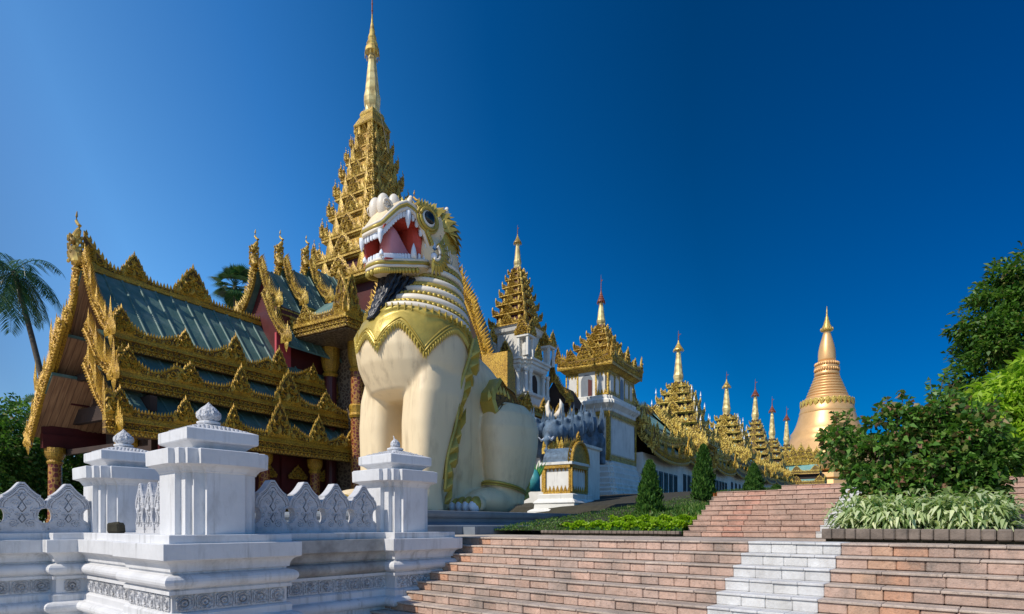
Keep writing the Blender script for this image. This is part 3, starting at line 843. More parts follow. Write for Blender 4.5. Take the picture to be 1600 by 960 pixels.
def side_n(s):
    return lambda a, b, d: (s-d, a, b)
# +u side eave boards
eave_board(hall, side(2.65), .7, 14.7, 8.05, 8.70, [(.9,1.2,.9),(3.6,1.0,.35),(6.1,1.1,.5),(8.6,1.1,.5),(11.4,1.1,.5),(14.5,1.2,.6)],
           ants=[(1.0,1.1,1.25),(3.9,.9,1.0),(6.6,1.2,1.5),(9.3,1.2,1.5),(11.7,.9,1.1)])
eave_board(hall, side(3.55), .4, 15.3, 6.15, 6.85, [(.6,1.3,.8),(3.0,1.0,.55),(6.2,1.1,.5),(9.6,1.3,.5),(12.4,1.1,.4),(15.2,1.6,1.2)],
           ants=[(.85,1.0,1.15),(3.6,1.3,1.05),(6.3,1.1,1.55),(9.2,1.7,1.9),(11.9,1.3,1.3)])
eave_board(hall, side(4.38), -.45, 15.6, 4.0, 4.78, [(-.3,1.3,.8),(3.0,1.2,.5),(5.6,.9,.3),(9.0,1.2,.5),(12.4,1.1,.5),(15.4,1.4,.7)],
           ants=[(.1,1.0,1.2),(2.9,1.1,1.25),(5.3,.9,1.3),(8.0,1.5,2.0),(10.6,1.3,1.6),(13.1,1.1,1.2)])
for s_, z_, t0, t1 in ((2.65,8.05,.7,14.7),(3.55,6.15,.4,15.3),(4.38,4.0,-.45,15.6)):
    b = MB(); t0 += .8; m_ = side_n(-(s_-.9)); b.prism([(t0,z_),(t1,z_),(t1,z_+.7),(t0,z_+.7)], m_, -.2, .1)
    strip(b, m_, t0, t1, lambda a: z_+.7, lambda a: z_+1.0+.3*abs(sin(a*1.2))**3, tw=.25, thh=.3, detail=False); b.build('eave_board', M['red'], hall)
# walls behind the eaves (clerestory bands) and the dark body
wm = MB()
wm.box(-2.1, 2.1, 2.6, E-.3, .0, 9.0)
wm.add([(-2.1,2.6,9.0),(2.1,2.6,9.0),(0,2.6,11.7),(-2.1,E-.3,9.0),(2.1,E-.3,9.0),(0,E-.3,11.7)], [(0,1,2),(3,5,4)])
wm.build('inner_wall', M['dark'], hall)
gb = MB(); gb.box(-3.9, 3.9, 1.6, 1.9, 5.3, 6.0); gb.box(-3.7,3.9,1.3,1.5,3.75,4.0); gb.box(-3.5,3.5,1.1,1.3,7.2,7.5)
gb.build('gable_beam', M['dark'], hall)
gw = MB(); gw.add([(-3.3,2.0,6.0),(3.3,2.0,6.0),(0,2.0,11.6),(-3.3,2.2,6.0),(3.3,2.2,6.0),(0,2.2,11.6)], [(0,1,2),(3,5,4)]); gw.build('gable_wall', M['wood'], hall)
# ridge crest
rc = MB(); m_ = lambda a, b, d: (d+.02, a, b)
rc.box(-.16,.16,.6,15,12.1,12.32)
strip(rc, m_, .7, 15, lambda a: 12.3, swag(0,15,0,12.5,[(.7,1.5,1.4),(2.9,1.1,.5),(5.9,1.4,.6),(12.4,1.2,.4)]), th=.1, tw=.17, thh=.24, sc=.2)
antefix(rc, m_, 2.9, 12.4, 1.2, 1.3); antefix(rc, m_, 5.9, 12.4, 1.9, 1.75, .09)
rc.build('ridge_crest', M['gold'], hall)
# bargeboards
for sg in (1, -1):
    rake(hall, .55, [(0,12.6),(sg*.3,11.8),(sg*1.0,10.3),(sg*1.8,9.2),(sg*2.7,8.5)] if sg > 0 else [(0,12.6),(-.3,11.7),(-.7,10.6),(-1.3,9.4),(-2.0,8.3)], .55, (.12,.36), sg, .9 if sg > 0 else .5)
    if sg == 1:
        rake(hall, .25, [(.9,9.0),(1.8,7.8),(2.7,6.95),(3.6,6.4)], .62, (.11,.42), sg, .95)
        rake(hall, -.02, [(1.5,7.3),(2.4,6.0),(3.4,4.9),(4.42,4.1)], .62, (.11,.44), sg, 1.0)
    else:
        rake(hall, .25, [(-.35,9.9),(-1.0,8.8),(-1.7,7.8),(-2.6,6.6)], .6, (.11,.34), sg, .5)
        rake(hall, -.02, [(-.35,9.3),(-.9,8.5),(-1.8,7.2),(-2.8,5.8),(-3.9,4.0)], .62, (.11,.36), sg, .7)
na = MB(); naga(na, (-.1,.45,12.0), 2.7, 1.0); na.build('ridge_finial', M['goldsmooth'], hall)
sp_ = MB()
for sg in (1,-1):
    for (a, b, q) in ((2.8,9.0,.5),(3.7,7.0,.2)): flame(sp_, lambda x,y,d: (x, q-d, y), sg*a, b-.2, .26, 1.5, .09)
sp_.build('corner_spikes', M['gold'], hall)
cm = MB()
cols_ = [(3.3,.9),(3.4,4.4),(3.4,7.8),(3.4,11.2),(3.4,14.4),(-3.4,.9)]
for s_, t_ in cols_:
    c = MB(); c.lathe([(.36,.0),(.36,.5),(.30,.55),(.28,3.2),(.30,3.25)], s_, t_, 16); c.build('column', M['column'], hall)
    c = MB(); c.lathe([(.31,3.25),(.36,3.35),(.30,3.45),(.40,3.62),(.44,3.8),(.44,4.05)], s_, t_, 16); c.build('capital', M['goldfine'], hall)
bk = MB(); bk.box(2.3,2.45,2.8,15.2,.0,4.2)
for i in range(6):
    bk.box(2.45,2.62,3.2+2.1*i,3.5+2.1*i,0,4.2)
bk.build('back_wall', M['red'], hall)
dg = MB(); m_ = side(2.62)
for i in range(6):
    dg.prism([(3.6+2.1*i,.9),(5.1+2.1*i,.9),(5.1+2.1*i,1.2),(3.6+2.1*i,1.2)], m_, -.1, .05)
    antefix(dg, m_, 4.35+2.1*i, 2.9, 1.3, .8, .04)
dg.build('door_crest', M['goldfine'], hall)
fl = MB(); fl.box(-4.6,4.6,-.6,E,-.01,.35); fl.build('floor_plinth', M['darkstone'], hall)

# ------------------------------------------------------------------ great spire tower with its roofs
tw = thing('spire_tower', 'tallest gilded tower with many carved tiers and a long pale spire above the lion', 'temple tower', PC, -TB)
TX, TY = .1, 19.3
# telescoped gable roofs in front of it
def gable(root, t, t1, hw, zr, ze, depth=.55, lower=None, nag=2.4, teeth=(.15,.28), mt='goldpale', cx=0, wallm='red', rf='roofgreen'):
    for sg in (1, -1):
        r = MB(); roof_slab(r, cx, zr, cx+sg*hw, ze, t+.1, t1); 
        if sg == 1: battens(r, cx, zr, cx+hw, ze, t+.2, t1, .6, .05)
        r.build('roof', M[rf], root)
        rake(root, t, [(cx,zr+.3),(cx+sg*hw*.25,zr-(zr-ze)*.38),(cx+sg*hw*.6,zr-(zr-ze)*.75),(cx+sg*hw,ze+.05)], depth, teeth, sg, .8, mt)
        e = MB(); m_ = side(cx+hw) if sg == 1 else side_n(cx-hw)
        for lo, hi, d in ((-.55,-.38,.08),(-.38,-.30,.15),(-.30,-.05,.04),(-.05,.02,.12)):
            e.prism([(t+.1,ze+lo),(t1,ze+lo),(t1,ze+hi),(t+.1,ze+hi)], m_, -.2, d)
        e.build('eave_board', M[mt], root)
    w = MB(); w.add([(cx-hw+.2,t+.5,ze-.5),(cx+hw-.2,t+.5,ze-.5),(cx,t+.5,zr-.2),(cx-hw+.2,t1,ze-.5),(cx+hw-.2,t1,ze-.5),(cx,t1,zr-.2)],[(0,1,2),(3,5,4),(0,3,4,1)])
    w.build('gable_wall', M[wallm], root)
    nn = MB(); naga(nn, (cx-.1,t-.05,zr-.2), nag, 1.0); nn.build('ridge_finial', M[mt], root)
gable(tw, 9.85, 13.0, 1.9, 15.6, 12.8)
gable(tw, 11.6, 15.5, 2.0, 16.3, 13.4)
gable(tw, 13.6, 17.0, 2.0, 17.0, 14.2, nag=2.2)
# lower pent roof on the side
r = MB(); roof_slab(r, 1.5, 12.6, 3.1, 10.4, 9.6, 16); battens(r, 1.5, 12.6, 3.1, 10.4, 9.7, 16, .6, .05); r.build('roof', M['roofgreen'], tw)
rake(tw, 9.45, [(.9,13.7),(1.6,12.3),(2.4,11.2),(3.1,10.45)], .5, (.15,.28), 1, .9, 'goldpale')
rd = MB(); rd.box(-2, 2.0, 10.0, 17, 8, 12.9); rd.build('core_wall', M['red'], tw)
# side porch with crested eaves
ZP = 11.15; PS = 6.6; PT = 10.6
def front(t):
    return lambda a, b, d: (a, t-d, b)
eave_board(tw, front(PT), 1.7, PS, ZP, ZP+.72, [(2.0,.8,.3),(3.6,.8,.3),(6.4,1.2,.9)], ants=[(3.3,1.1,1.1),(6.25,1.2,2.4)], mt='goldpale')
eave_board(tw, side(PS), PT, 17.5, ZP, ZP+.72, [(10.9,1.2,.9),(13.5,.8,.3),(16,.8,.4)], ants=[(10.95,1.2,2.4),(13.4,1.3,1.3),(16,1.3,1.3)], mt='gold')
p_ = MB(); p_.box(1.6, PS-.1, PT+.1, 17.4, ZP-.05, ZP+.55); p_.build('porch_ceiling', M['panelcarv'], tw)
p_ = MB(); p_.box(2.6, 4.9, PT+3.0, 17, .0, ZP); p_.build('porch_wall', M['panelcarv'], tw)
p_ = MB(); p_.add([(1.6,PT+.2,ZP+.6),(PS-.2,PT+.2,ZP+.6),(PS-.2,17.3,ZP+.6),(1.6,17.3,ZP+.6),(2.9,PT+1.8,13.6),(4.2,PT+1.8,13.6),(4.2,16,13.6),(2.9,16,13.6)],[(0,1,5,4),(1,2,6,5),(2,3,7,6),(3,0,4,7),(4,5,6,7)]); p_.build('porch_roof', M['roofgreen'], tw)
for s_, t_ in ((2.7,PT+2.4),(5.0,PT+2.4),(5.2,PT+4.6),(5.2,PT+6.6)):
    c = MB(); c.lathe([(.38,.3),(.38,9.3),(.33,9.4)], s_, t_, 14); c.build('column', M['column' if s_ > 4 else 'red'], tw)
    c = MB(); c.lathe([(.34,9.3),(.48,9.5),(.38,9.65),(.48,9.9),(.56,10.3),(.56,11.1)], s_, t_, 14)
    c.build('capital', M['goldfine'], tw)
    c = MB(); c.lathe([(.44,6.6),(.50,6.75),(.44,6.9),(.50,7.3),(.44,7.4)], s_, t_, 14); c.build('column_band', M['goldfine'], tw)
rb = MB(); rb.box(1.9,2.05,9.6,10.6,8.7,11.3); rb.build('red_board', M['redbright'], tw)

SQ = [(1,1),(-1,1),(-1,-1),(1,-1)]
def sqpath(cx, cy, ax, ay, nb=0):
    if not nb: return [(cx+ax*a, cy+ay*b) for a, b in SQ]
    q = [(1,1-2*nb),(1-nb,1-2*nb),(1-nb,1-nb),(1-2*nb,1-nb),(1-2*nb,1)]
    out = []
    for s_ in range(4):
        for a, b in q:
            x, y = a, b
            for _k in range(s_): x, y = -y, x
            out.append((cx+ax*x, cy+ay*y))
    return out
def tier(root, cx, cy, ax, ay, z, z2, ax2, ay2, mt, core='red', detail=1, crown=1.0, name='tier', finials=True, green=None):
    """one storey: recessed core, gilded slab, flame crest on each side and corner pieces"""
    c = MB(); c.mould(sqpath(cx,cy,ax2*.92,ay2*.92), [(0,z),(0,z2+.05)], fill=True); c.build('core', M[core], root)
    mb = MB(); e = (z2-z); k = min(ax, ay)*.10+.05
    mb.mould(sqpath(cx,cy,ax-k,ay-k), [(0,z-.02),(k*.5,z+.02*e),(k*.6,z+.07*e),(k,z+.09*e),(k,z+.17*e),(k*.7,z+.18*e),(k*.8,z+.24*e),(k*.2,z+.26*e)], fill=True)
    h = e*.62*crown
    for q, (dx, dy, L, D) in enumerate(((0,-1,ax,ay),(1,0,ay,ax),(0,1,ax,ay),(-1,0,ay,ax))):
        if q >= 2 and not detail: continue
        def m(a, b, d, dx=dx, dy=dy, D=D, q=q):
            if q == 0: return (cx+a, cy-D-d+.05, b)
            if q == 1: return (cx+D+d-.05, cy+a, b)
            if q == 2: return (cx-a, cy+D+d-.05, b)
            return (cx-D-d+.05, cy-a, b)
        zb = z+.22*e
        n = max(3, int(L*2/(.16*max(1, L/1.5))))
        for i in range(n):
            flame(mb, m, -L+(i+.5)*2*L/n, zb, 2*L/n*.9, h*.32, .04)
        antefix(mb, m, 0, zb, L*.66, h*1.18, .07, detail, .03)
        for f in (-1, 1):
            # swept corner wing
            w = L*.34
            pts = [(f*L*1.0,0),(f*L*1.05,.55*h),(f*L*1.02,.98*h),(f*L*.92,.62*h),(f*L*.80,.46*h),(f*L*.66,.30*h),(f*L*.62,0)]
            plate(mb, m, [(a, zb+b) for a, b in pts], .05, .03, .8, .03)
            for a, b in ((.98,.7),(.88,.5),(.76,.36),(.66,.22)): flame(mb, m, f*L*a, zb+b*h*.8, L*.07, h*.34, .04, .2*f, .02)
            if detail: spiral(mb, m, f*L*.86, zb+.22*h, h*.15, 1.3, 0, f, h*.035, .06)
            for g_ in (.42,): flame(mb, m, f*L*g_, zb, L*.2, h*.62, .06, 0, .02)
        # pilasters on the core
        for f in (-.75, .75) if detail else ():
            m2 = m
            mb.prism([(f*ax2*.9-.06*L, z+.25*e),(f*ax2*.9+.06*L, z+.25*e),(f*ax2*.9+.06*L, z2),(f*ax2*.9-.06*L, z2)], lambda a,b,d: m(a,b,d-(D-(ay2 if q in (0,2) else ax2)*.92)), -.02, .10)
    mb.build(name, M[mt], root)
    if green:
        gr = MB(); gr.mould(sqpath(cx,cy,1,1), [(ax*.93-1, z+.2*e),(ax2*.9-1, z+.62*e)]); gr.build('roof', M[green], root)
def spire(root, cx, cy, z0, z1, w, mt='goldpale'):
    """faceted obelisk between z0 and z1"""
    h = z1-z0; mb = MB()
    mb.lathe([(w*1.15,z0),(w*1.25,z0+.05*h),(w*.95,z0+.07*h),(w*1.0,z0+.14*h),(w*1.18,z0+.20*h),(w*1.22,z0+.27*h),(w*1.05,z0+.35*h),(w*.80,z0+.62*h),(w*.55,z0+.86*h),(w*.62,z0+.88*h),(w*.48,z0+.92*h),(w*.44,z1)], cx, cy, 8, pi/8)
    for i in range(8):
        a = i*pi/4; r = w*1.1
        m = lambda x, y, d: (cx+(r+d)*cos(a)-x*sin(a), cy+(r+d)*sin(a)+x*cos(a), y)
        flame(mb, m, 0, z0+.24*h, w*.5, h*.14, .03, 0, -.1*w); flame(mb, m, 0, z0+.03*h, w*.6, h*.10, .03, 0, .02*w)
    mb.build('spire', M['spirepale'], root)
def umbrella(root, cx, cy, z0, z1, w, mt='goldsmooth'):
    """tiered metal umbrella with bells, rod and vane"""
    h = z1-z0; mb = MB()
    mb.lathe([(w*.42,z0-.02*h),(w,z0+.0*h),(w*.96,z0+.05*h),(w*.75,z0+.09*h),(w*.8,z0+.11*h),(w*.55,z0+.17*h),(w*.6,z0+.19*h),(w*.35,z0+.26*h),(w*.38,z0+.28*h),(w*.15,z0+.40*h),(w*.10,z0+.5*h)], cx, cy, 14)
    for i in range(12):
        a = i*pi/6; mb.ell((cx+w*.98*cos(a), cy+w*.98*sin(a), z0-.04*h), (w*.09,w*.09,h*.035), 5, 4)
    mb.build('umbrella', M[mt], root)
    v_ = MB(); v_.tube([(cx,cy,z0+.4*h),(cx,cy,z1)], [w*.12,w*.03], 6)
    for q in (.55,.64,.72,.80,.88): v_.ell((cx,cy,z0+q*h), (w*.2*(1.3-q),w*.2*(1.3-q),h*.018), 7, 4)
    v_.prism([(0,z0+.74*h),(w*.55,z0+.76*h),(w*.75,z0+.80*h),(w*.45,z0+.79*h),(0,z0+.80*h)], lambda a,b,d: (cx+a*.85, cy-a*.5+d, b), -.01, .01)
    v_.build('vane', M['rust'], root)

LV = [(16.7,3.25),(18.5,2.9),(20.2,2.5),(21.8,2.16),(23.3,1.86),(24.7,1.58),(26.0,1.33),(27.1,1.08),(28.1,.86),(28.9,.66)]
c = MB(); c.mould(sqpath(TX,TY,2.5,2.5), [(0,9),(0,16.9)], fill=True); c.build('tower_base', M['red'], tw)
for i in range(len(LV)-1):
    z, a = LV[i]; z2, a2 = LV[i+1]
    tier(tw, TX, TY, a, a, z, z2, a*.84, a*.84, 'goldpale', 'goldfine' if i > 0 else 'red', 1, 1.25)
    ex = MB()      # standing figures and little spires on each storey
    for f in (-.55, .55):
        for m in ((lambda x,y,d: (TX+x, TY-a*.86-d, y)), (lambda x,y,d: (TX+a*.86+d, TY+x, y))):
            flame(ex, m, f*a, z+.45, a*.3, (z2-z)*1.0, .12, 0, .05)
            ex.prism([(f*a-.12*a,z+.3),(f*a+.12*a,z+.3),(f*a+.10*a,z+1.0),(f*a-.10*a,z+1.0)], m, 0, .12)
    for sx, sy in ((1,-1),(-1,-1),(1,1)):
        for q_, h_ in ((.98,1.0),(.80,.8)):
            nq = MB(); naga(nq, (TX+sx*a*q_, TY+sy*a*.98, z+.35), (z2-z)*h_, .6); nq.build('corner_finial', M['goldpale'], tw)
    ex.build('tier_ornament', M['goldpale'], tw)
c = MB(); c.mould(sqpath(TX,TY,.55,.55), [(.35,28.95),(.40,29.05),(.1,29.7),(.05,29.8),(.08,29.95),(0,30.2)], fill=True)
c.build('spire_roof', M['goldpale'], tw)
spire(tw, TX, TY, 29.9, 34.7, .52)
umbrella(tw, TX, TY, 34.6, 40.2, .52, 'goldsmooth')
wr = MB()
for sx in (-1, 1):
    wr.tube([(TX,TY,34.3),(TX+sx*1.7,TY-sx*1.0,29.2),(TX+sx*3.6,TY-sx*2.2,25.0)], .012, 4)
wr.build('stay_wire', M['frame'], tw)

# ------------------------------------------------------------------ hall gable behind the lion's neck
W0 = Vector((-5.6, 34.6, 0))
wh = thing('covered_entrance', 'dark gabled entrance roof with gilded bargeboard rising behind the lion', 'temple hall', W0, -TB)
def wing():
    for sg in (1, -1):
        r = MB(); P = [(0,17.2),(1.6,15.6),(3.1,13.4),(4.3,10.6),(4.95,8.2)]
        for (a,b),(c_,d_) in zip(P[:-1], P[1:]): roof_slab(r, sg*a, b, sg*c_, d_, .2, 1.6, .12)
        r.build('roof', M['roofgreen'], wh)
        rake(wh, 0, [(sg*x, z-.1) for x, z in P], .55, (.2,.42), sg, 1.0, 'gold')
    w = MB(); w.add([(-4.6,1.5,7.8),(4.6,1.5,7.8),(4.0,1.5,10.6),(2.8,1.5,13.3),(0,1.5,16.8),(-2.8,1.5,13.3),(-4,1.5,10.6)],[tuple(range(7))]); w.box(-3.6,3.6,2,5,0,8); w.build('gable_wall', M['dark'], wh)
    s_ = MB(); strip(s_, lambda a,b,d: (a*.9, .75-d, b), -3.2, 3.2, lambda a: 8.4, lambda a: 9.2+.4*cos(a), tw=.3, thh=.4); s_.build('gable_screen', M['goldfine'], wh)
    nn = MB(); naga(nn, (0,0,17), 2.5, 1.0)
    naga(nn, (3.05,-.1,13.7), 1.6, .5); nn.build('ridge_finial', M['gold'], wh)
wing()
# ------------------------------------------------------------------ lion platform
pf = thing('lion_platform', 'low grey stepped platform under the great lion', 'platform', (0,0,0), -TH)
pp = [(-11.2,8.9),(-11.2,17.3),(-18.5,17.3),(-18.5,8.9)]
mb = MB(); mb.mould(pp, [(.32,-.01),(.32,.20),(.30,.22),(.12,.24),(.04,.30),(.0,.31),(.0,.40),(.06,.42),(.10,.46),(.12,.52),(.12,.59),(.10,.6)], fill=True)
mb.build('plinth', M['greystone'], pf)
mb = MB(); mb.box(-10.86,-10.45,11.0,16.6,-.01,.19); mb.box(-10.45,-9.9,13.3,16.2,-.01,.10); mb.build('step', M['greystone'], pf)

# ------------------------------------------------------------------ the guardian lion
lion = thing('lion_statue', 'giant seated white and gold lion statue with open red mouth', 'statue', S(-13.3,10.5,.6), -TH)
TOR = [(7.9,.55,.62,1.85),(7.4,.62,.70,1.85),(7.0,.70,.76,1.78),(6.6,.80,.86,1.66),(6.2,.93,1.0,1.50),(5.8,1.12,1.18,1.30),(5.5,1.32,1.38,1.12),(5.2,1.45,1.50,1.02),(4.8,1.53,1.62,.96),(4.4,1.55,1.66,.96),(4.0,1.53,1.62,1.0),(3.6,1.45,1.5,1.08),(3.3,1.35,1.4,1.15),(3.1,1.0,1.0,1.25)]
def tor(z):
    z = max(TOR[-1][0], min(TOR[0][0], z))
    for a, b in zip(TOR[:-1], TOR[1:]):
        if b[0] <= z <= a[0]:
            q = (a[0]-z)/(a[0]-b[0]); return [a[i]+(b[i]-a[i])*q for i in (1,2,3)]
def tsurf(phi, z, off=0):
    """phi 0 = front, positive towards the near side"""
    rx, ry, cy = tor(z); return Vector(((rx+off)*sin(phi), cy-(ry+off)*cos(phi), z))
def remeshed(mb, name, m, parent, vox, sm=6):
    o = mb.build(name+'_raw', None, None, recalc=True)
    r = o.modifiers.new('r', 'REMESH'); r.mode = 'VOXEL'; r.voxel_size = vox
    s_ = o.modifiers.new('s', 'SMOOTH'); s_.iterations = sm; s_.factor = .6
    dg = bpy.context.evaluated_depsgraph_get()
    me = bpy.data.meshes.new_from_object(o.evaluated_get(dg)); me.name = name
    old = o.data; bpy.data.objects.remove(o); bpy.data.meshes.remove(old)
    me.materials.clear(); me.materials.append(m); me.polygons.foreach_set('use_smooth', [True]*len(me.polygons))
    n = bpy.data.objects.new(name, me); col.objects.link(n); n.parent = parent
    return n
def sup(cx, cy, rx, ry, z, n=24, p=2.0):
    out = []
    for j in range(n):
        a = 2*pi*j/n; c, s_ = cos(a), sin(a)
        out.append((cx+rx*abs(c)**(2/p)*(1 if c>=0 else -1), cy+ry*abs(s_)**(2/p)*(1 if s_>=0 else -1), z))
    return out
B = MB()
B.rings([sup(0, cy, rx, ry, z, 32) for z, rx, ry, cy in TOR])
for f in (1, -1):
    B.rings([sup(f*cx, cy, rx, ry, z, 28, 3.4) for z, cx, rx, ry, cy in ((0,.93,.56,.50,.42),(.6,.92,.52,.42,.42),(1.4,.93,.53,.50,.50),(2.4,.95,.57,.66,.64),(3.2,.96,.60,.80,.84),(3.8,.90,.58,.85,1.0),(4.4,.78,.45,.6,1.1))])
    # front paw
    B.ell((f*.93,-.25,.30), (.62,.85,.36), 20, 12)
    for q in range(4): B.ell((f*.93+(q-1.5)*.29,-.92,.20), (.17,.26,.20), 12, 8)
    # thigh, shin, hind paw
    B.rings([sup(f*cx, cy, rx, ry, z, 28, 2.5) for z, cx, rx, ry, cy in ((.25,1.14,.44,.62,3.70),(.7,1.15,.46,.70,3.70),(1.3,1.19,.56,.92,3.80),(2.0,1.22,.62,1.04,3.80),(2.6,1.20,.63,1.10,3.84),(3.05,1.12,.58,1.0,3.88),(3.4,1.02,.40,.65,3.92))])
    B.ell((f*1.10,3.1,.36), (.52,1.05,.42), 22, 12)
    for q in range(4): B.ell((f*1.10+(q-1.5)*.27,2.08,.24), (.155,.28,.24), 12, 8)
# trunk from chest to rump
def xz(y, zc, rx, rz, p=2.2, n=28):
    out = []
    for j in range(n):
        a = 2*pi*j/n; c, s_ = cos(a), sin(a)
        out.append((rx*abs(c)**(2/p)*(1 if c>=0 else -1), y, zc+rz*abs(s_)**(2/p)*(1 if s_>=0 else -1)))
    return out
B.rings([xz(*q) for q in ((.9,3.9,.9,1.4),(1.6,3.35,1.1,2.85,2.6),(2.3,2.85,.95,2.80,2.8),(3.0,2.55,.82,2.58,2.8),(3.7,2.4,.88,2.40,2.6),(4.2,2.25,.95,2.20,2.4),(4.65,2.1,.88,1.95,2.3),(5.0,1.9,.70,1.65,2.2),(5.25,1.7,.45,1.25),(5.4,1.5,.2,.8))])
B.rings([xz(*q) for q in ((1.0,.9,.75,1.0,3),(2.5,.9,.8,1.0,3),(4.5,.9,.9,1.0,3))])
HB, B0 = MB(), B
B = HB
# head: cranium, throat, cheeks, upper muzzle, lower jaw
B.ell((0,1.55,8.25), (.80,.95,.90), 24, 14); B.ell((0,1.75,7.6), (.74,.82,.85), 22, 12)
for f in (1,-1): B.ell((f*.45,1.25,7.45), (.42,.62,.62), 16, 10); B.ell((f*.50,.80,8.42), (.33,.42,.36), 14, 9)
def jaw(L):
    return [[(rx*cos(2*pi*j/22), y, (z0+z1)/2+(z1-z0)/2*(abs(sin(2*pi*j/22))**.8)*(1 if sin(2*pi*j/22)>=0 else -1)) for j in range(22)] for y, z0, z1, rx in L]
B.rings(jaw([(1.3,7.1,8.9,.70),(.95,7.35,8.9,.72),(.7,7.85,8.92,.70),(.4,8.25,8.92,.66),(.1,8.42,8.90,.62),(-.2,8.34,8.74,.58),(-.5,8.02,8.52,.52),(-.8,7.60,8.20,.46),(-1.0,7.45,7.90,.32)]))
B.rings(jaw([(1.3,6.75,7.4,.62),(.9,6.70,7.30,.66),(.5,6.62,7.12,.64),(.1,6.50,6.97,.60),(-.3,6.40,6.86,.54),(-.65,6.38,6.78,.46),(-.88,6.46,6.72,.30)]))
def HT(p):
    return (p[0]*.86, 1.28+(p[1]-1.25)*.82, 7.52+(p[2]-7.6)*.88)
def hx(mb):
    mb.v = [HT(p) for p in mb.v]; return mb
hx(HB); B = B0; B.merge(HB)
remeshed(B, 'body', M['cream'], lion, .045, 8)

# nose scrolls
hd = MB()
for f in (1,-1):
    hd.ell((f*.20,-.62,8.46), (.20,.25,.38), 16, 12); hd.ell((f*.24,-.22,8.66), (.17,.21,.30), 14, 10)
    spiral(hd, lambda a,b,d: (f*(.41+d), a, b), -.66, 8.42, .20, 1.5, 0, 1, .035, 0, 16)
hx(hd).build('nose', M['lionwhite'], lion, True)
# lip lines: half curves in (x,y,z) from the corner round the front
def lipcurve(zf, xw, y0, y1, n=40):
    pts = []
    for i in range(n+1):
        a = pi*i/n                       # near corner -> front -> far corner
        y = y0 - (y0-y1)*sin(a)**.75; x = xw(y)*cos(a)**1 if False else xw*(1 if cos(a)>=0 else -1)*abs(cos(a))**.42
        x *= (.80+.20*(y-y1)/(y0-y1))
        pts.append(Vector((x, y, zf(y))))
    return pts
def interp(tab):
    def f(y):
        if y >= tab[0][0]: return tab[0][1]
        for (a, za), (b, zb) in zip(tab[:-1], tab[1:]):
            if b <= y <= a: return za+(zb-za)*(a-y)/(a-b)
        return tab[-1][1]
    return f
zu = interp([(.95,7.30),(.75,7.68),(.5,8.12),(.25,8.37),(0,8.43),(-.3,8.24),(-.6,7.90),(-.85,7.58),(-1.05,7.45)])
zl = interp([(.95,7.20),(.6,7.14),(.2,7.02),(-.2,6.92),(-.6,6.82),(-.95,6.76)])
up_ = lipcurve(zu, .66, .92, -1.02); lo_ = lipcurve(zl, .62, .90, -.92)
def offs(pts, out, dz):
    r = []
    for p in pts:
        d = Vector((p.x, (p.y-.3)*.5, 0)); d = d.normalized() if d.length > 0 else Vector((0,-1,0))
        r.append(p + d*out + Vector((0,0,dz)))
    return r
l1 = MB(); l1.tube(offs(up_, .05, .05), .062, 8); l1.tube(offs(up_, .055, .25), .05, 8); l1.tube(offs(lo_, .03, -.09), .055, 8); l1.tube(offs(lo_, .03, -.27), .055, 8); hx(l1).build('lip', M['lionwhite'], lion, True)
l2 = MB(); l2.tube(offs(up_, .065, .15), .062, 8); l2.tube(offs(lo_, .05, -.18), .062, 8)
for i, p in enumerate(offs(lo_, .02, -.40)):
    if 1 < i < 39: l2.ell(p, (.075,.075,.10), 8, 6)
hx(l2).build('gold_lip', M['liongold'], lion, True)
tt = MB()
def teeth(pts, h, dz, n):
    L = len(pts)-1
    for i in range(n):
        q = (i+.5)/n*L; k = int(q); p = pts[k].lerp(pts[min(L,k+1)], q-k); d = (pts[min(L,k+1)]-pts[k]); d.z = 0; d.normalize()
        nn = Vector((d.y, -d.x, 0)); w = .047
        rs = []
        for zz, s_ in ((0,1),(.6,1),(.88,.86),(1,.55)):
            c = p + Vector((0,0,dz + h*zz)); rs.append([c+d*w*s_+nn*.035*s_, c+d*w*.6*s_+nn*.05*s_, c-d*w*.6*s_+nn*.05*s_, c-d*w*s_+nn*.035*s_, c-d*w*s_-nn*.03*s_, c+d*w*s_-nn*.03*s_])
        tt.rings(rs)
teeth(offs(up_, .0, 0), -.20, .02, 46); hx(tt).build('teeth', M['tooth'], lion); tt = MB(); teeth(offs(lo_, -.02, 0), .19, -.06, 44)
hx(tt).build('teeth', M['tooth'], lion)
for f in (1,-1):
    for c, h, r, lean in (((f*.64,.02,8.38),-.52,.10,0),((f*.47,-.98,7.52),-.42,.085,0),((f*.60,.30,7.02),.48,.095,.0),((f*.80,1.02,7.12),.62,.11,.05),((f*.42,-.90,6.78),.20,.07,0)):
        k_ = MB(); k_.tube([(c[0],c[1]+lean*q*q,c[2]+h*q) for q in (0,.3,.6,.85,1)], [r,r*1.05,r*.8,r*.4,r*.08], 10); hx(k_).build('fang', M['tooth'], lion, True)
mo = MB()
P = [(.9,7.15),(.6,7.08),(.2,6.95),(-.2,6.86),(-.6,6.76),(-.85,6.76),(-.88,7.55),(-.6,7.84),(-.3,8.15),(0,8.36),(.25,8.32),(.5,8.08),(.75,7.62)]
mo.prism([(a, b+(.12 if b>7.3 else -.12)) for a,b in P], lambda a,b,d: (d,a,b), -.50, -.40)
mo.ell((0,.62,7.6),(.60,.28,.88),16,10); mo.ell((0,.30,8.25),(.50,.55,.16),16,8)
mo.prism([(-.5,.72),(.5,.72),(.5,1.0),(-.5,1.0)], lambda a,b,d: (a,b,d), 6.95, 8.3)
mo.prism([(-.52,-.8),(.52,-.8),(.56,.9),(-.56,.9)], lambda a,b,d: (a,b,zl(b)-.1+d), 0, .05)
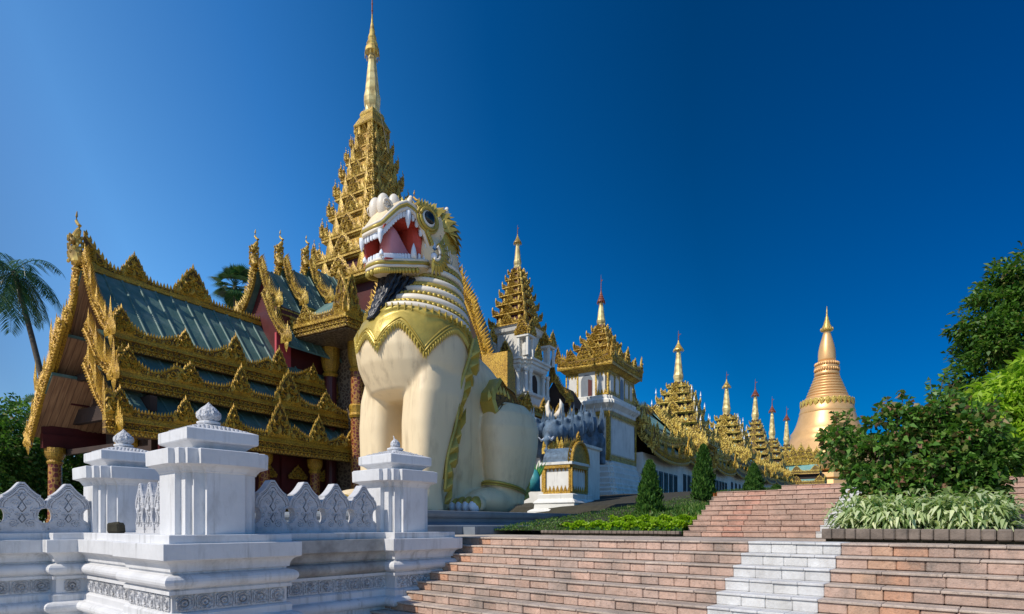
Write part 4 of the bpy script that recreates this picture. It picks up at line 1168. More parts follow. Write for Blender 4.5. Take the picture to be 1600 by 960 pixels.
mo.prism([(.9,7.5),(.5,8.14),(.25,8.38),(0,8.43),(-.3,8.26),(-.6,7.94),(-.88,7.6),(-.88,7.68),(-.6,8.02),(-.3,8.34),(0,8.52),(.25,8.46),(.5,8.22),(.9,7.6)], lambda a,b,d: (d,a,b), -.5, .52)
hx(mo).build('mouth_lining', M['mouth'], lion)
tg = MB(); TP = [(.62,6.95),(.62,7.16),(.35,7.38),(.05,7.68),(-.15,7.90),(-.32,7.98),(-.44,7.84),(-.47,7.35),(-.48,6.85)]
cxx = 0
tg.rings([[(x, cy_+(a-cy_)*k, 7.15+(b-7.15)*k) for a, b in TP] for cy_ in (.05,) for x, k in ((-.30,.75),(-.27,.93),(-.15,1.0),(.10,1.0),(.24,.95),(.30,.8))])
hx(tg).build('tongue', M['tongue'], lion, True)
# eyes and brows
for f in (1,-1):
    e = MB(); e.ell((f*.76,.80,8.38), (.12,.30,.27), 20, 12); eo = hx(e).build('eye', M['eyewhite'], lion, True)
    e = MB(); e.ell((f*.82,.80,8.40), (.115,.235,.205), 20, 12); hx(e).build('pupil', M['eyeblack'], eo, True)
    e = MB()
    for r_, rr in ((.33,.06),(.42,.05)):
        e.tube([(f*(.80-(r_-.33)*.6), .80+r_*1.08*cos(a*pi/12), 8.38+r_*.95*sin(a*pi/12)) for a in range(25)], rr, 8, False)
    for k in range(7): flame(e, lambda a,b,d: (f*(.72+d),a,b), .40+.13*k, 8.66+.06*sin(k*.5), .17, .30, .06, .15)
    hx(e).build('brow', M['liongold'], lion)
    # cheek fan of gold leaves
    ck = MB()
    for k in range(11):
        a = -1.9+k*.27; r0 = .28
        cy0, cz0 = 1.0, 7.32
        def m(x, y, d, a=a): return (f*(.93+d-.16*max(0,(y))), cy0+(r0+y)*cos(a)-x*sin(a), cz0+(r0+y)*sin(a)+x*cos(a))
        flame(ck, m, 0, -.05, .21, .55, .06, .25)
    ck.tube([(f*.93, 1.0+.28*cos(a), 7.34+.33*sin(a)) for a in [(-2.0+.2*k) for k in range(17)]], .05, 8)
    for k in range(5): flame(ck, lambda a,b,d: (f*(.80+d),a,b), .78+.05*k, 7.86-.07*k, .16, .26, .05, -.2)
    hx(ck).build('cheek_leaves', M['liongold'], lion)
    w = MB(); w.tube([(f*.92, 1.0+.20*cos(a), 7.34+.24*sin(a)) for a in [(-2.0+.2*k) for k in range(17)]], .05, 8)
    for k in range(4):
        w.tube([(f*(.78-.02*k), 1.35+.16*k, 8.05-.05*k),(f*(.84-.03*k),1.42+.17*k,7.7-.1*k),(f*(.80-.03*k),1.25+.2*k,7.3-.12*k),(f*(.72-.03*k),1.1+.2*k,6.98-.08*k)], [.01,.035,.035,.01], 8)
    hx(w).build('cheek_fold', M['lionwhite'], lion, True)
# gold mane
mn = MB()
def headpt(th, ph, r=1.0):
    """th from front over top to the back, ph sideways"""
    d = Vector((sin(ph), cos(th)*-1*cos(ph), sin(th)*cos(ph)))
    return Vector((0,1.60,8.18)) + Vector((d.x*.86*r, d.y*1.02*r, d.z*.98*r)), d
for row in range(9):
    th = .95+row*.29
    for q in range(-4, 5):
        ph = (q+.5*(row % 2))*.30
        if row < 2 and abs(q) > 2: continue
        p, d = headpt(th, ph, .99)
        sidev = d.cross(Vector((0, sin(th), cos(th)))).normalized()
        dirn = (d*.55 + Vector((0, sin(th), cos(th)))*.85).normalized()
        nrm = dirn.cross(sidev)
        def m(x, y, dd): return tuple(p + sidev*x + dirn*y + nrm*dd)
        flame(mn, m, 0, -.14, .40, .50, .06, .06*(q % 2))
mn.ell((0,1.78,8.12), (.82,.90,1.0), 22, 14)
hx(mn).build('mane', M['liongold'], lion)
er = MB()
for f in (1,-1):
    for y_, z_, h_ in ((.22,8.76,.26),(1.9,8.95,.36)):
        er.tube([(f*.45,y_,z_-.05),(f*.50,y_+.02,z_+h_*.4),(f*.48,y_+.06,z_+h_*.8),(f*.45,y_+.10,z_+h_)], [.12,.11,.07,.02], 8)
hx(er).build('ear_tuft', M['lionwhite'], lion, True)
fh = MB()
for k in range(6):
    for q in (-1,0,1): flame(fh, lambda a,b,d: (q*.2+a*.9, -.1+k*.17+b*.35-d, 8.80+.02*k+b*.9), 0, 0, .22, .26, .05)
hx(fh).build('snout_crest', M['liongold'], lion)
# collars
K = .16
def ring(mb, z, off, r, n=64, flat=1.0):
    pts = []
    rs = []
    for i in range(n+1):
        ph = 2*pi*i/n; rx, ry, cy = tor(z); zz = z - K*(-(ry)*cos(ph)) *1.0
        p = tsurf(ph, zz, off); o = Vector((sin(ph), -cos(ph), 0))
        rs.append([p + o*r*cos(a)*.8 + Vector((0,0,1))*r*flat*sin(a) for a in [k*pi/4 for k in range(8)]])
    mb.rings(rs, cap=False)
wr_ = MB(); gr_ = MB(); bd = MB()
for z, o, r in ((7.12,.03,.06),(6.78,.04,.08),(6.42,.05,.08),(6.05,.07,.09),(5.68,.07,.10),(5.36,.06,.08)): ring(wr_, z, o, r, 64, 1.1)
for z, o, r in ((7.0,.03,.055),(6.60,.03,.06),(6.26,.05,.07),(5.55,.07,.05)): ring(gr_, z, o, r)
for z, o, r, n_ in ((6.91,.06,.055,44),(6.52,.06,.05,50),(6.16,.08,.06,52),(5.87,.10,.075,52),(5.50,.08,.07,60)):
    for i in range(n_):
        ph = 2*pi*i/n_; rx, ry, cy = tor(z)
        bd.ell(tsurf(ph, z+K*ry*cos(ph), o), (r,r,r*.9), 8, 6)
    bd.build('bead_collar', M['liongold'], lion, True); bd = MB()
wr_.build('white_collar', M['lionwhite'], lion, True); gr_.build('gold_collar', M['liongold'], lion, True)
# scalloped gold breastplate
zlow = [(-180,4.75),(-130,4.35),(-95,4.85),(-60,4.15),(-35,4.8),(-15,4.28),(0,4.6),(15,4.15),(36,4.80),(60,4.0),(97,4.88),(130,4.35),(180,4.75)]
def zlo(ph):
    d = math.degrees(ph)
    for (a, za), (b, zb) in zip(zlow[:-1], zlow[1:]):
        if a <= d <= b:
            q = (d-a)/(b-a); tipa = a in (-130,-60,-15,15,60,130); q2 = q**.75 if False else (q**1.0)
            q2 = q**1.5 if not tipa else 1-(1-q)**1.5
            return za+(zb-za)*q2+.10
bp = MB(); rs = []; n = 180
def ztop(ph): return 5.30+K*1.6*cos(ph)
for i in range(n+1):
    ph = -pi+2*pi*i/n; a, b = ztop(ph), zlo(ph); e = a-b
    col_ = []
    for q, of in ((0,.02),(.02,.09),(.16,.10),(.18,.05),(.4,.055),(.7,.05),(.86,.045),(.93,.045),(1,.05),(1.0,-.02)):
        col_.append(tsurf(ph, a-e*q, of))
    rs.append(col_)
bp.rings(rs, cap=False, closed=False); bp.build('breastplate', M['liongold'], lion, True)
fr = MB()
for dz, r in ((.10,.028),(.20,.022)):
    fr.tube([tsurf(-pi+2*pi*i/n, zlo(-pi+2*pi*i/n)+dz, .06) for i in range(n+1)], r, 6)
k = 0
for i in range(150):
    ph = -pi+2*pi*(i+.5)/150; z = zlo(ph); p = tsurf(ph, z, .05); o = Vector((sin(ph),-cos(ph),0)); sd_ = Vector((cos(ph), sin(ph),0))
    def m(x,y,d): return tuple(p+sd_*x+Vector((0,0,1))*y+o*(d-.05*y))
    flame(fr, m, 0, .08, .10, -.24, .05)
    pt = tsurf(ph, ztop(ph)-.08, .12)
    if i % 3 == 0: fr.prism([(-.012,-.1),(.012,-.1),(.012,.1),(-.012,.1)], lambda x,y,d: tuple(pt+sd_*x+Vector((0,0,1))*y+o*d), -.05, .02)
fr.build('breastplate_fringe', M['liongold'], lion)
# beard of black strands
br = MB()
for i in range(64):
    q = (i % 16)/15; row = i//16
    x0 = -.34+.68*q; y0 = .0+.22*row+.05*sin(i)
    x1 = -.06+.20*q; y1 = -.62+.03*row
    pts = []; rr = []
    for s_ in range(19):
        t_ = s_/18; e = t_**.8
        x = x0+(x1-x0)*e+.012*sin(s_*1.9+i); y = y0+(y1-y0)*t_**1.25+.012*cos(s_*1.9+i)
        z = 6.55-1.40*t_
        pts.append((x, y, z)); rr.append(.045*(1+.28*(s_ % 2))*(1 if t_ < .9 else .6))
    br.tube(pts, rr, 6)
br.build('beard', M['black'], lion, True)
# leaf strips on the legs
for f in (1,-1):
    ls = MB()
    for k in range(13):
        q = k/12; z = 4.55-4.1*q; y = 1.90-1.05*q**.8+.05*sin(q*14); wd = .30*(1.1+.6*sin(q*9.5+.5))*(1-.35*q)
        mk = lambda a, b, d, y=y, z=z, q=q: (f*(1.30-.02*q+d), y+a, z+b)
        flame(ls, mk, .12, -.25, wd*1.35, .85*(1-.3*q), .25-.10*q, .22+.25*sin(k*2.3), 0)
    ls.tube([(f*(1.50-.12*q), 1.86-1.05*q**.8+.05*sin(q*14), 4.9-4.3*q) for q in [k/20 for k in range(21)]], .05, 6)
    ls.build('leg_leaf_strip', M['liongold'], lion)
    ls = MB()
    o = [(2.75,2.95),(2.68,3.35),(2.78,3.65),(3.05,3.92),(3.25,4.15),(3.42,3.95),(3.85,3.78),(4.05,3.35),(4.0,3.28),(3.5,3.35),(3.1,3.25)]
    plate(ls, lambda a,b,d: (f*(1.42+d-(b-3.0)*.22), a+.15, b), o, .5, 0, .85, .06)
    for k in range(7): flame(ls, lambda a,b,d: (f*(1.25+d),a,b), 2.85+.17*k, 3.2+.35*sin((k+1)*.4), .2, .35, .08, -.2)
    for k in range(13):
        q = k/12; z = 2.7-2.2*q; y = 4.62-.45*q**1.2
        ls.prism([(y-.10,z-.14),(y+.16+.10*sin(q*8),z),(y+.20,z+.16),(y-.08,z+.20)], lambda a,b,d: (f*d,a,b), 1.05, 1.5)
    ls.build('thigh_leaf', M['liongold'], lion)
    an = MB(); an.tube([(f*(1.12+.56*cos(a)), 3.62+.78*sin(a), .78-.16*sin(a)) for a in [k*pi/14 for k in range(29)]], .045, 8, False)
    an.tube([(f*(1.12+.58*cos(a)), 3.62+.80*sin(a), .70-.16*sin(a)) for a in [k*pi/14 for k in range(29)]], .025, 8, False)
    an.build('ankle_band', M['liongold'], lion, True)
    for yy, cx, sp_x, s_ in ((2.08,1.10,.27,1.0),(-.92,.93,.29,1.05)):
        for q in range(4):
            tn = MB(); x = f*cx+(q-1.5)*sp_x
            tn.ell((x,yy-.10,.24), (.15,.23,.22), 12, 8); to = tn.build('toe_band', M['liongold'], lion, True)
            tn = MB(); tn.ell((x,yy-.17,.17), (.13,.22,.18), 12, 8); tn.build('claw', M['tooth'], to, True)
# ------------------------------------------------------------------ white and gold tower A behind the lion
def tiered_top(root, cx, cy, LV, spz, w, core='red', mt='goldpale', detail=1, green=None, ratio=1.0, crown=1.2):
    for i in range(len(LV)-1):
        z, a = LV[i]; z2, a2 = LV[i+1]
        tier(root, cx, cy, a, a*ratio, z, z2, a2*.9, a2*.9*ratio, mt, core, detail, crown, green=green)
    spire(root, cx, cy, spz[0], spz[1], w, mt)
    umbrella(root, cx, cy, spz[1]-.05, spz[2], w*1.25, 'rust' if detail == 0 else 'goldsmooth')
A0 = Vector((0.35, 37.6, 0))
ta = thing('shrine_tower', 'slender white tower with columned niches and a gold tiered spire right of the lion neck', 'temple tower', A0, -TB)
mb = MB()
mb.mould(sqpath(0,0,1.55,1.55,.16), [(.0,2),(.0,7.9),(.12,8.0),(.12,8.15),(0,8.2)], fill=True)
mb.mould(sqpath(0,0,1.15,1.15,.12), [(0,8.1),(0,9.7)], fill=True)
mb.mould(sqpath(0,0,1.50,1.50,.18), [(-.1,9.55),(.0,9.6),(.05,9.7),(.05,9.85),(.15,9.9),(.15,10.05),(.25,10.1),(.25,10.22),(0,10.3)], fill=True)
mb.mould(sqpath(0,0,1.10,1.10,.14), [(0,10.2),(0,11.9),(.15,12.0),(.2,12.2),(.3,12.3)], fill=True)
mb.build('tower_body', M['whitefar'], ta)
for sx, sy in ((1,-1),(-1,-1),(1,1)):
    for dx, dy in ((0,0),(-.55*sx,0),(0,-.55*sy)):
        c = MB(); c.lathe([(.16,8.15),(.16,8.3),(.12,8.35),(.11,9.35),(.15,9.4),(.17,9.6)], sx*1.38+dx, sy*1.38+dy, 12); c.build('column', M['whitefar'], ta)
    t_ = MB(); X, Y = sx*1.35, sy*1.35
    for a, b in ((.3,.3),(-.3,.3),(.3,-.3),(-.3,-.3)): t_.box(X+a-.07, X+a+.07, Y+b-.07, Y+b+.07, 10.25, 11.35)
    t_.box(X-.42,X+.42,Y-.42,Y+.42,11.35,11.5); t_.lathe([(.2,10.3),(.24,10.6),(.2,10.9),(.1,11.2)], X, Y, 10)
    t_.build('corner_turret', M['whitefar'], ta)
    g_ = MB(); 
    antefix(g_, lambda a,b,d: (X+a, Y-.44-d, b), 0, 11.45, 1.05, 1.0, .06); antefix(g_, lambda a,b,d: (X+.44+d, Y+a, b), 0, 11.45, 1.05, 1.0, .06)
    g_.build('turret_crest', M['goldpale'], ta)
for m in ((lambda a,b,d: (a,-1.5-d,b)), (lambda a,b,d: (1.5+d,a,b))):
    g_ = MB(); antefix(g_, m, 0, 10.25, .95, 1.2, .07); g_.build('niche_crest', M['goldpale'], ta)
    n_ = MB(); n_.prism([(-.35,8.2),(.35,8.2),(.35,9.1),(.2,9.35),(0,9.45),(-.2,9.35),(-.35,9.1)], lambda a,b,d: m(a,b,d-.32), 0, .03); n_.build('niche', M['dark'], ta)
tiered_top(ta, 0, 0, [(12.3,1.32),(13.05,1.15),(13.7,1.0),(14.3,.85),(14.85,.71),(15.35,.58),(15.8,.46),(16.15,.36)], (16.2,17.9,19.0), .2)

# side hall with gilded parapet between the lion and tower A
SH = Vector((-.2, 32.5, 0))
sh = thing('side_gallery', 'low gallery with a shaded gilded parapet behind the back of the lion', 'gallery', SH, -TB)
eave_board(sh, side(.9), -1.5, 6.5, 5.75, 6.45, [(0,1,.5),(3,1,.4),(6,1,.4)], ants=[(.5,.9,.9),(2.3,.9,.9),(4.2,.9,.9),(6,.9,.9)], mt='goldfine', tw=.13, thh=.2)
eave_board(sh, front(-1.6), -2.5, .9, 5.75, 6.45, [(0,1,.3)], mt='goldfine')
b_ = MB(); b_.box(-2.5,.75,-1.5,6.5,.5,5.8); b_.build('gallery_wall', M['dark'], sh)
b_ = MB()       # stepped gilded abutment
PP = [(-.9,5.9),(.35,5.9),(.35,6.5),(.25,6.55),(.25,7.3),(.12,7.4),(.12,8.0),(-.05,8.3),(-.3,8.9),(-.5,9.25),(-.9,9.3)]
b_.prism([(x-.9,z) for x,z in [(-.75,5.9),(.30,5.9),(.28,6.6),(.18,6.65),(.18,7.3),(.05,7.35),(.05,7.95),(-.15,8.5),(-.15,8.9),(-.25,9.1),(-.75,9.1)]], lambda a,b,d: (.6+d,a-.0,b), -1.2, .35)
b_.build('stepped_abutment', M['goldfine'], sh)

# ------------------------------------------------------------------ tower B: gate tower with white panelled body
B0_ = Vector((6.68, 45.1, 0))
tb = thing('gate_tower', 'broad white tower with gold framed panels, arched niche and gold spire', 'temple tower', B0_, -TB)
ax, ay = 1.75, 2.75
def bp_(o=0): return sqpath(0,0,ax+o,ay+o,.0)
mb = MB()
mb.mould(sqpath(0,0,ax,ay,.07), [(.75,.8),(.75,2.5),(.62,2.6),(.66,2.8),(.52,2.9),(.55,3.1),(.45,3.2),(.45,3.5),(.32,3.6),(.35,3.9),(.25,4.0),(.25,4.3),(.12,4.4),(.16,4.6),(.05,4.7),(0,4.75),(0,8.2),(.08,8.25),(.1,8.45),(.22,8.6),(.35,8.75),(.35,8.95),(.2,9.05),(.1,9.1),(.12,9.3),(0,9.35),(-.12,9.4),(-.12,11.1)], fill=True)
mb.build('tower_body', M['whitefar'], tb)
gp = MB()
def frame_panel(m, a0, a1, z0, z1, w=.16, th=.05):
    gp.prism([(a0,z0),(a1,z0),(a1,z0+w),(a0,z0+w)], m, 0, th); gp.prism([(a0,z1-w),(a1,z1-w),(a1,z1),(a0,z1)], m, 0, th)
    gp.prism([(a0,z0+w),(a0+w,z0+w),(a0+w,z1-w),(a0,z1-w)], m, 0, th); gp.prism([(a1-w,z0+w),(a1,z0+w),(a1,z1-w),(a1-w,z1-w)], m, 0, th)
    n = int((a1-a0-2*w)/.22)
    for i in range(n):
        a = a0+w+(i+.5)*(a1-a0-2*w)/n
        flame(gp, m, a, z0+w-.02, .2, .34, .05, 0, .01); flame(gp, m, a, z1-w+.02, .2, -.34, .05, 0, .01)
fm = lambda a,b,d: (a,-ay-d+.01,b); sm_ = lambda a,b,d: (ax+d-.01,a,b)
frame_panel(fm, -ax, ax, 4.78, 8.2, .22); frame_panel(sm_, -ay, ay, 4.78, 8.2, .22)
gp.prism([(.55,5),(.75,5),(.75,8.0),(.55,8.0)], fm, 0, .04); gp.prism([(-.75,5),(-.55,5),(-.55,8.0),(-.75,8.0)], fm, 0, .04)
fm2 = lambda a,b,d: (a,-ay-d+.13,b); sm2 = lambda a,b,d: (ax+d-.13,a,b)
for a0,a1 in ((-1.65,-.65),(.65,1.65)): frame_panel(fm2, a0, a1, 9.4, 11.1, .12)
for a0,a1 in ((-2.6,-1.5),(-1.45,-.45),(.45,1.45),(1.5,2.6)): frame_panel(sm2, a0, a1, 9.4, 11.1, .10)
gp.build('gold_panel_frame', M['goldpale'], tb)
n_ = MB(); arcp = [(-.45,9.3),(.45,9.3),(.45,10.5)]+[(.45*cos(a*pi/8),10.5+.45*sin(a*pi/8)) for a in range(1,9)]
n_.prism(arcp, fm2, 0, .012); n_.prism([(a*.8,b) for a,b in arcp], sm2, 0, .012); n_.build('arched_niche_shade', M['greystone'], tb)  # flat grey sheet, shade inside the white niche put into its colour
n_ = MB(); n_.prism([(.1,9.35),(.4,9.35),(.4,10.5),(.1,10.6)], fm2, .012, .02); n_.build('niche_shadow_door', M['red'], tb)
cr = MB(); cr.mould([(a,b) for a,b in sqpath(0,0,ax,ay)], [(-.1,11.1),(.0,11.15),(.15,11.3),(.3,11.4),(.3,11.9),(.35,11.95),(.35,12.1),(0,12.2)], fill=True); cr.build('cornice', M['goldpale'], tb)
s_ = MB()
for (m, L) in ((lambda a,b,d: (a,-ay-.36-d,b), ax+.36), (lambda a,b,d: (ax+.36+d,a,b), ay+.36)):
    strip(s_, m, -L, L, lambda a: 11.35, lambda a: 12.0+.5*abs(a/L)**3, th=.06, tw=.17, thh=.3, sc=.14)
    antefix(s_, m, 0, 11.9, 1.0, 1.3, .1); antefix(s_, m, L*.97, 11.9, .5, 1.3, .08); antefix(s_, m, -L*.97, 11.9, .5, 1.3, .08)
    for q in (-.5,.5): antefix(s_, m, q*L, 11.9, .8, .9, .08)
s_.build('cornice_crest', M['goldpale'], tb)
LVB = [(12.2,1.62,2.5),(12.95,1.35,2.0),(13.6,1.05,1.5),(14.15,.78,1.0),(14.65,.55,.62),(15.1,.42,.42)]
for i in range(len(LVB)-1):
    z, a, b = LVB[i]; z2, a2, b2 = LVB[i+1]; tier(tb, 0, 0, a, b, z, z2, a2*.92, b2*.92, 'goldpale', 'red', 1, 1.35)
spire(tb, 0, 0, 15.0, 17.0, .27, 'goldpale'); umbrella(tb, 0, 0, 16.95, 19.0, .30, 'rust')

# small gilded porch roof between A and B
pr = thing('small_porch', 'small dark porch with a gold pointed gable between the two white towers', 'porch', Vector((2.6,38.5,0)), -TB)
rake(pr, 0, [(0,9.6),(.5,8.7),(1.2,7.9)], .3, (.12,.22), 1, .6, 'goldpale'); rake(pr, 0, [(0,9.6),(-.5,8.7),(-1.2,7.9)], .3, (.12,.22), -1, .6, 'goldpale')
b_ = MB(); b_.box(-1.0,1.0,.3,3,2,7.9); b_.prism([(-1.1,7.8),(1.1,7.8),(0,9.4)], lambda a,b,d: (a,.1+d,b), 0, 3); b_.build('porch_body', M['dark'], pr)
b_ = MB(); antefix(b_, lambda a,b,d: (a,-.05-d,b), 0, 9.3, .5, 1.9, .06); strip(b_, lambda a,b,d: (1.05+d,a,b), .1, 3, lambda a: 6.2, lambda a: 7.4, tw=.2, thh=.3); strip(b_, lambda a,b,d: (a,.2-d,b), -1.1, 1.1, lambda a: 6.2, lambda a: 7.1, tw=.2, thh=.3); b_.build('porch_crest', M['goldfine'], pr)

# ------------------------------------------------------------------ covered stairway with its row of spires
CO = Vector((18.1,65.4,0))
def loc_t(px, k=1.0): return px
cw = thing('covered_stairway', 'long white walled stairway climbing the hill under stacked gilded roofs', 'covered stairway', CO, -TB)
def floor_z(t): return 1.9 + .030*(t+24)
segs = [(-19.5,-9),(-9,2),(2,13),(13,25),(25,37),(37,49),(49,61),(61,73),(73,85)]
win = 0
for i, (t0, t1) in enumerate(segs):
    fz_ = floor_z(t0); ez = fz_+3.45; H = 3.5
    w = MB(); w.box(-H+.9, H-.9, t0, t1, fz_-1.6, ez+.5); w.build('wall', M['whitefar'], cw)
    mt = 'goldfar'
    # lower eave: hanging fascia, upper fascia with crest
    for hw, z0, fh, ch, g_ in ((H, ez, .55, .55, 'gold'), (H-.7, ez+1.75, .50, .5, mt)):
        e = MB(); m = side(hw)
        cur = lambda a: z0 + .45*((2*(a-t0)/(t1-t0)-1)**2)
        rs = []
        strip(e, m, t0-.3, t1+.3, cur, lambda a: cur(a)+fh+.15, th=.1, tw=.26, thh=ch*.7, sc=.2, detail=i < 3)
        n = 5 if i < 4 else 3
        for q in range(n):
            a = t0+(q+.5)*(t1-t0)/n; antefix(e, m, a, cur(a)+fh, 1.1, 1.0, .06, 1 if i < 3 else 0)
        antefix(e, m, t0, cur(t0)+fh, 1.2, 1.6, .1, 0)
        for q in range(int((t1-t0)/.4)):
            a = t0+(q+.5)*.4; flame(e, m, a, cur(a)+.1, .32, -.32, .05)
        e.build('eave_board', M[g_], cw)
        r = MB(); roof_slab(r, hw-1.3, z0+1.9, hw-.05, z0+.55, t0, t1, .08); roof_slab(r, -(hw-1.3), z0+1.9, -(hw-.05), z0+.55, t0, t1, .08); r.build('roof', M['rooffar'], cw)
        f = MB(); 
        mf = lambda a,b,d: (a, t0-.35-d, b)
        for sg in (1,-1):
            P = [(sg*(hw-1.6), z0+2.5),(sg*(hw-.9), z0+1.4),(sg*hw, z0+.75)]
            rake(cw, t0-.35, P, .35, (.2,.35), sg, .8, mt)
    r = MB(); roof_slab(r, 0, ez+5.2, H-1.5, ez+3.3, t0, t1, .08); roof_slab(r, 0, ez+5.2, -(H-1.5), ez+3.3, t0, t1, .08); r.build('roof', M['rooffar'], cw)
    for sg in (1,-1): rake(cw, t0-.1, [(0,ez+5.6),(sg*.9,ez+4.3),(sg*(H-1.4),ez+3.3)], .4, (.2,.4), sg, .9, mt)
    rc = MB(); strip(rc, lambda a,b,d: (d,a,b), t0, t1, lambda a: ez+5.1, lambda a: ez+5.55+.3*abs(sin(a)), tw=.3, thh=.45, detail=False); antefix(rc, lambda a,b,d: (d,a,b), (t0+t1)/2, ez+5.4, 1.6, 1.6, .1, 0); rc.build('ridge_crest', M[mt], cw)
    w = MB(); w.box(-H+1.7, H-1.7, t0, t1, ez+.4, ez+3.3); w.build('clerestory', M['dark'], cw)
    # windows in pairs with dark surrounds
    nw = 6 if i < 3 else 4
    for q in range(nw):
        a = t0+.9+(q+.5)*(t1-t0-1.6)/nw; ww = .50
        if i == 0 and q > 3: pass
        fo = MB(); m = side(H-.9)
        zc = fz_+1.15
        for b0, b1, c0, c1 in ((-ww,ww,zc-.12,zc),(-ww,ww,zc+1.5,zc+1.62),(-ww,-ww+.09,zc,zc+1.5),(ww-.09,ww,zc,zc+1.5),(-.04,.04,zc,zc+1.5)):
            fo.prism([(a+b0,c0),(a+b1,c0),(a+b1,c1),(a+b0,c1)], m, 0, .07)
        fo.tube([m(a-ww+.04,zc-.12,.05),m(a-.2,zc-.34,.05),m(a+.2,zc-.34,.05),m(a+ww-.04,zc-.12,.05)], .05, 5)
        wo = fo.build('window', M['frame'], cw)
        pg = MB(); pg.prism([(a-ww+.09,zc),(a+ww-.09,zc),(a+ww-.09,zc+1.5),(a-ww+.09,zc+1.5)], m, .0, .02); pg.build('pane', M['glass'], wo)
labels = ['gold spired roof tower with dark openings, nearest on the covered stairway','second gold spired roof tower on the covered stairway','third gold spire, steep with stacked narrow green roofs','fourth gold spire from the front on the covered stairway','fifth and farthest gold spire, just left of the great pagoda']
specs = [  # t, z levels scale
 (0, 21.2, [(8.6,3.6),(9.7,3.1),(10.8,2.6),(12.0,2.25),(13.2,1.9),(14.2,1.5),(15.0,1.05),(15.6,.8)], (15.4,19.3,21.4), .44),
 (25, 22.3, [(9.8,3.4),(10.9,2.9),(12.0,2.6),(13.1,2.3),(14.2,1.9),(15.2,1.4),(16.0,1.0)], (15.9,20.2,22.4), .48),
 (49.6, 25.6, [(9.8,2.9),(11.2,2.7),(12.5,2.45),(13.7,2.15),(14.9,1.85),(16.1,1.55),(17.2,1.2),(18.2,.9),(19,.7)], (18.8,23.5,26.5), .52),
 (70.5, 26.5, [(10.5,2.5),(12.2,2.3),(13.8,2.0),(15.2,1.7),(16.4,1.35),(17.4,1.05),(18.2,.8)], (18.0,24.0,27.2), .55),
 (95, 28.2, [(11,2.7),(12.9,2.45),(14.6,2.2),(16.2,1.85),(17.6,1.5),(18.8,1.15),(19.8,.85)], (19.6,26.0,29.3), .6)]
for k, (t, zt, LV_, sp_z, w) in enumerate(specs):
    p = CO + VB*t
    tt_ = thing('stairway_spire', labels[k], 'temple tower', (p.x, p.y, 0), -TB, 'gold spires along the covered stairway')
    b_ = MB(); b_.box(-1.6,1.6,-1.6,1.6,5,LV_[0][0]+.1); b_.build('tower_base', M['dark'], tt_)
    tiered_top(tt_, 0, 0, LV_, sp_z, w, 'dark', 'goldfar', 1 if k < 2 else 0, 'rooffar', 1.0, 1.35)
    # little metal umbrellas on the corners
    if k < 2:
        for i in range(1, 5):
            z, a = LV_[i]
            for sx, sy in ((1,-1),(1,1),(-1,-1)):
                c = MB(); c.tube([(sx*a,sy*a,z+.3),(sx*a,sy*a,z+1.7)], .025, 4); c.lathe([(.10,z+1.2),(.07,z+1.35),(.02,z+1.6)], sx*a, sy*a, 6); c.build('corner_finial', M['tooth'], tt_)
    # swept cross gable facing the lion's side
    if k < 4:
        ze = LV_[0][0]
        for sg in (1,-1): rake(tt_, -3.9, [(0,ze+1.9),(sg*1.2,ze+.7),(sg*3.3,ze-.5)], .8, (.3,.5), sg, 1.4, 'goldfar')
        s_ = MB(); strip(s_, lambda a,b,d: (a,-4.0-d,b), -3.6, 3.6, lambda a: ze-2.0+.10*a*a, lambda a: ze-1.2+.12*a*a, tw=.3, thh=.45)
        antefix(s_, lambda a,b,d: (a,-4.05-d,b), 0, ze-1.4, 1.8, 2.4, .12, 1); s_.build('cross_crest', M['goldfar'], tt_)
# end hall below the great pagoda
p = CO + VB*88 + UB*3.0
eh = thing('end_hall', 'small hall with turquoise green roof strips below the great pagoda', 'temple hall', (p.x, p.y, 0), -TB)
b_ = MB(); b_.box(-5.4,5.4,-.4,6,-1,12); b_.build('hall_wall', M['dark'], eh)
for z, hw in ((10.2,5.6),(12.6,4.6)):
    r = MB(); r.add([(-hw,-1.0,z),(hw,-1.0,z),(hw-.6,.6,z+1.6),(-hw+.6,.6,z+1.6)], [(0,1,2,3)]); r.add([(hw,-1,z),(hw,7,z),(hw-.6,6.4,z+1.6),(hw-.6,.6,z+1.6)], [(0,1,2,3)]); r.build('roof', M['rooffar'], eh)
    s_ = MB()
    for m, L0, L1 in ((lambda a,b,d: (a,-1.1-d,b), -hw, hw), (lambda a,b,d: (hw+.1+d,a,b), -1, 7)):
        strip(s_, m, L0, L1, lambda a: z-.6, lambda a: z, tw=.4, thh=.35, detail=False)
        for q in (.08,.5,.92): antefix(s_, m, L0+(L1-L0)*q, z-.1, 2, 1.5, .1, 0)
    s_.build('eave_crest', M['goldfar'], eh)
s_ = MB()
for q in range(6):
    a = -4+q*1.6; antefix(s_, lambda x,y,d: (x,-.2-d+q*.2,y), a, 14.1, 3.2, 5.0-.5*abs(q-3), .2, 1)
s_.build('gold_gable_cluster', M['goldfar'], eh)

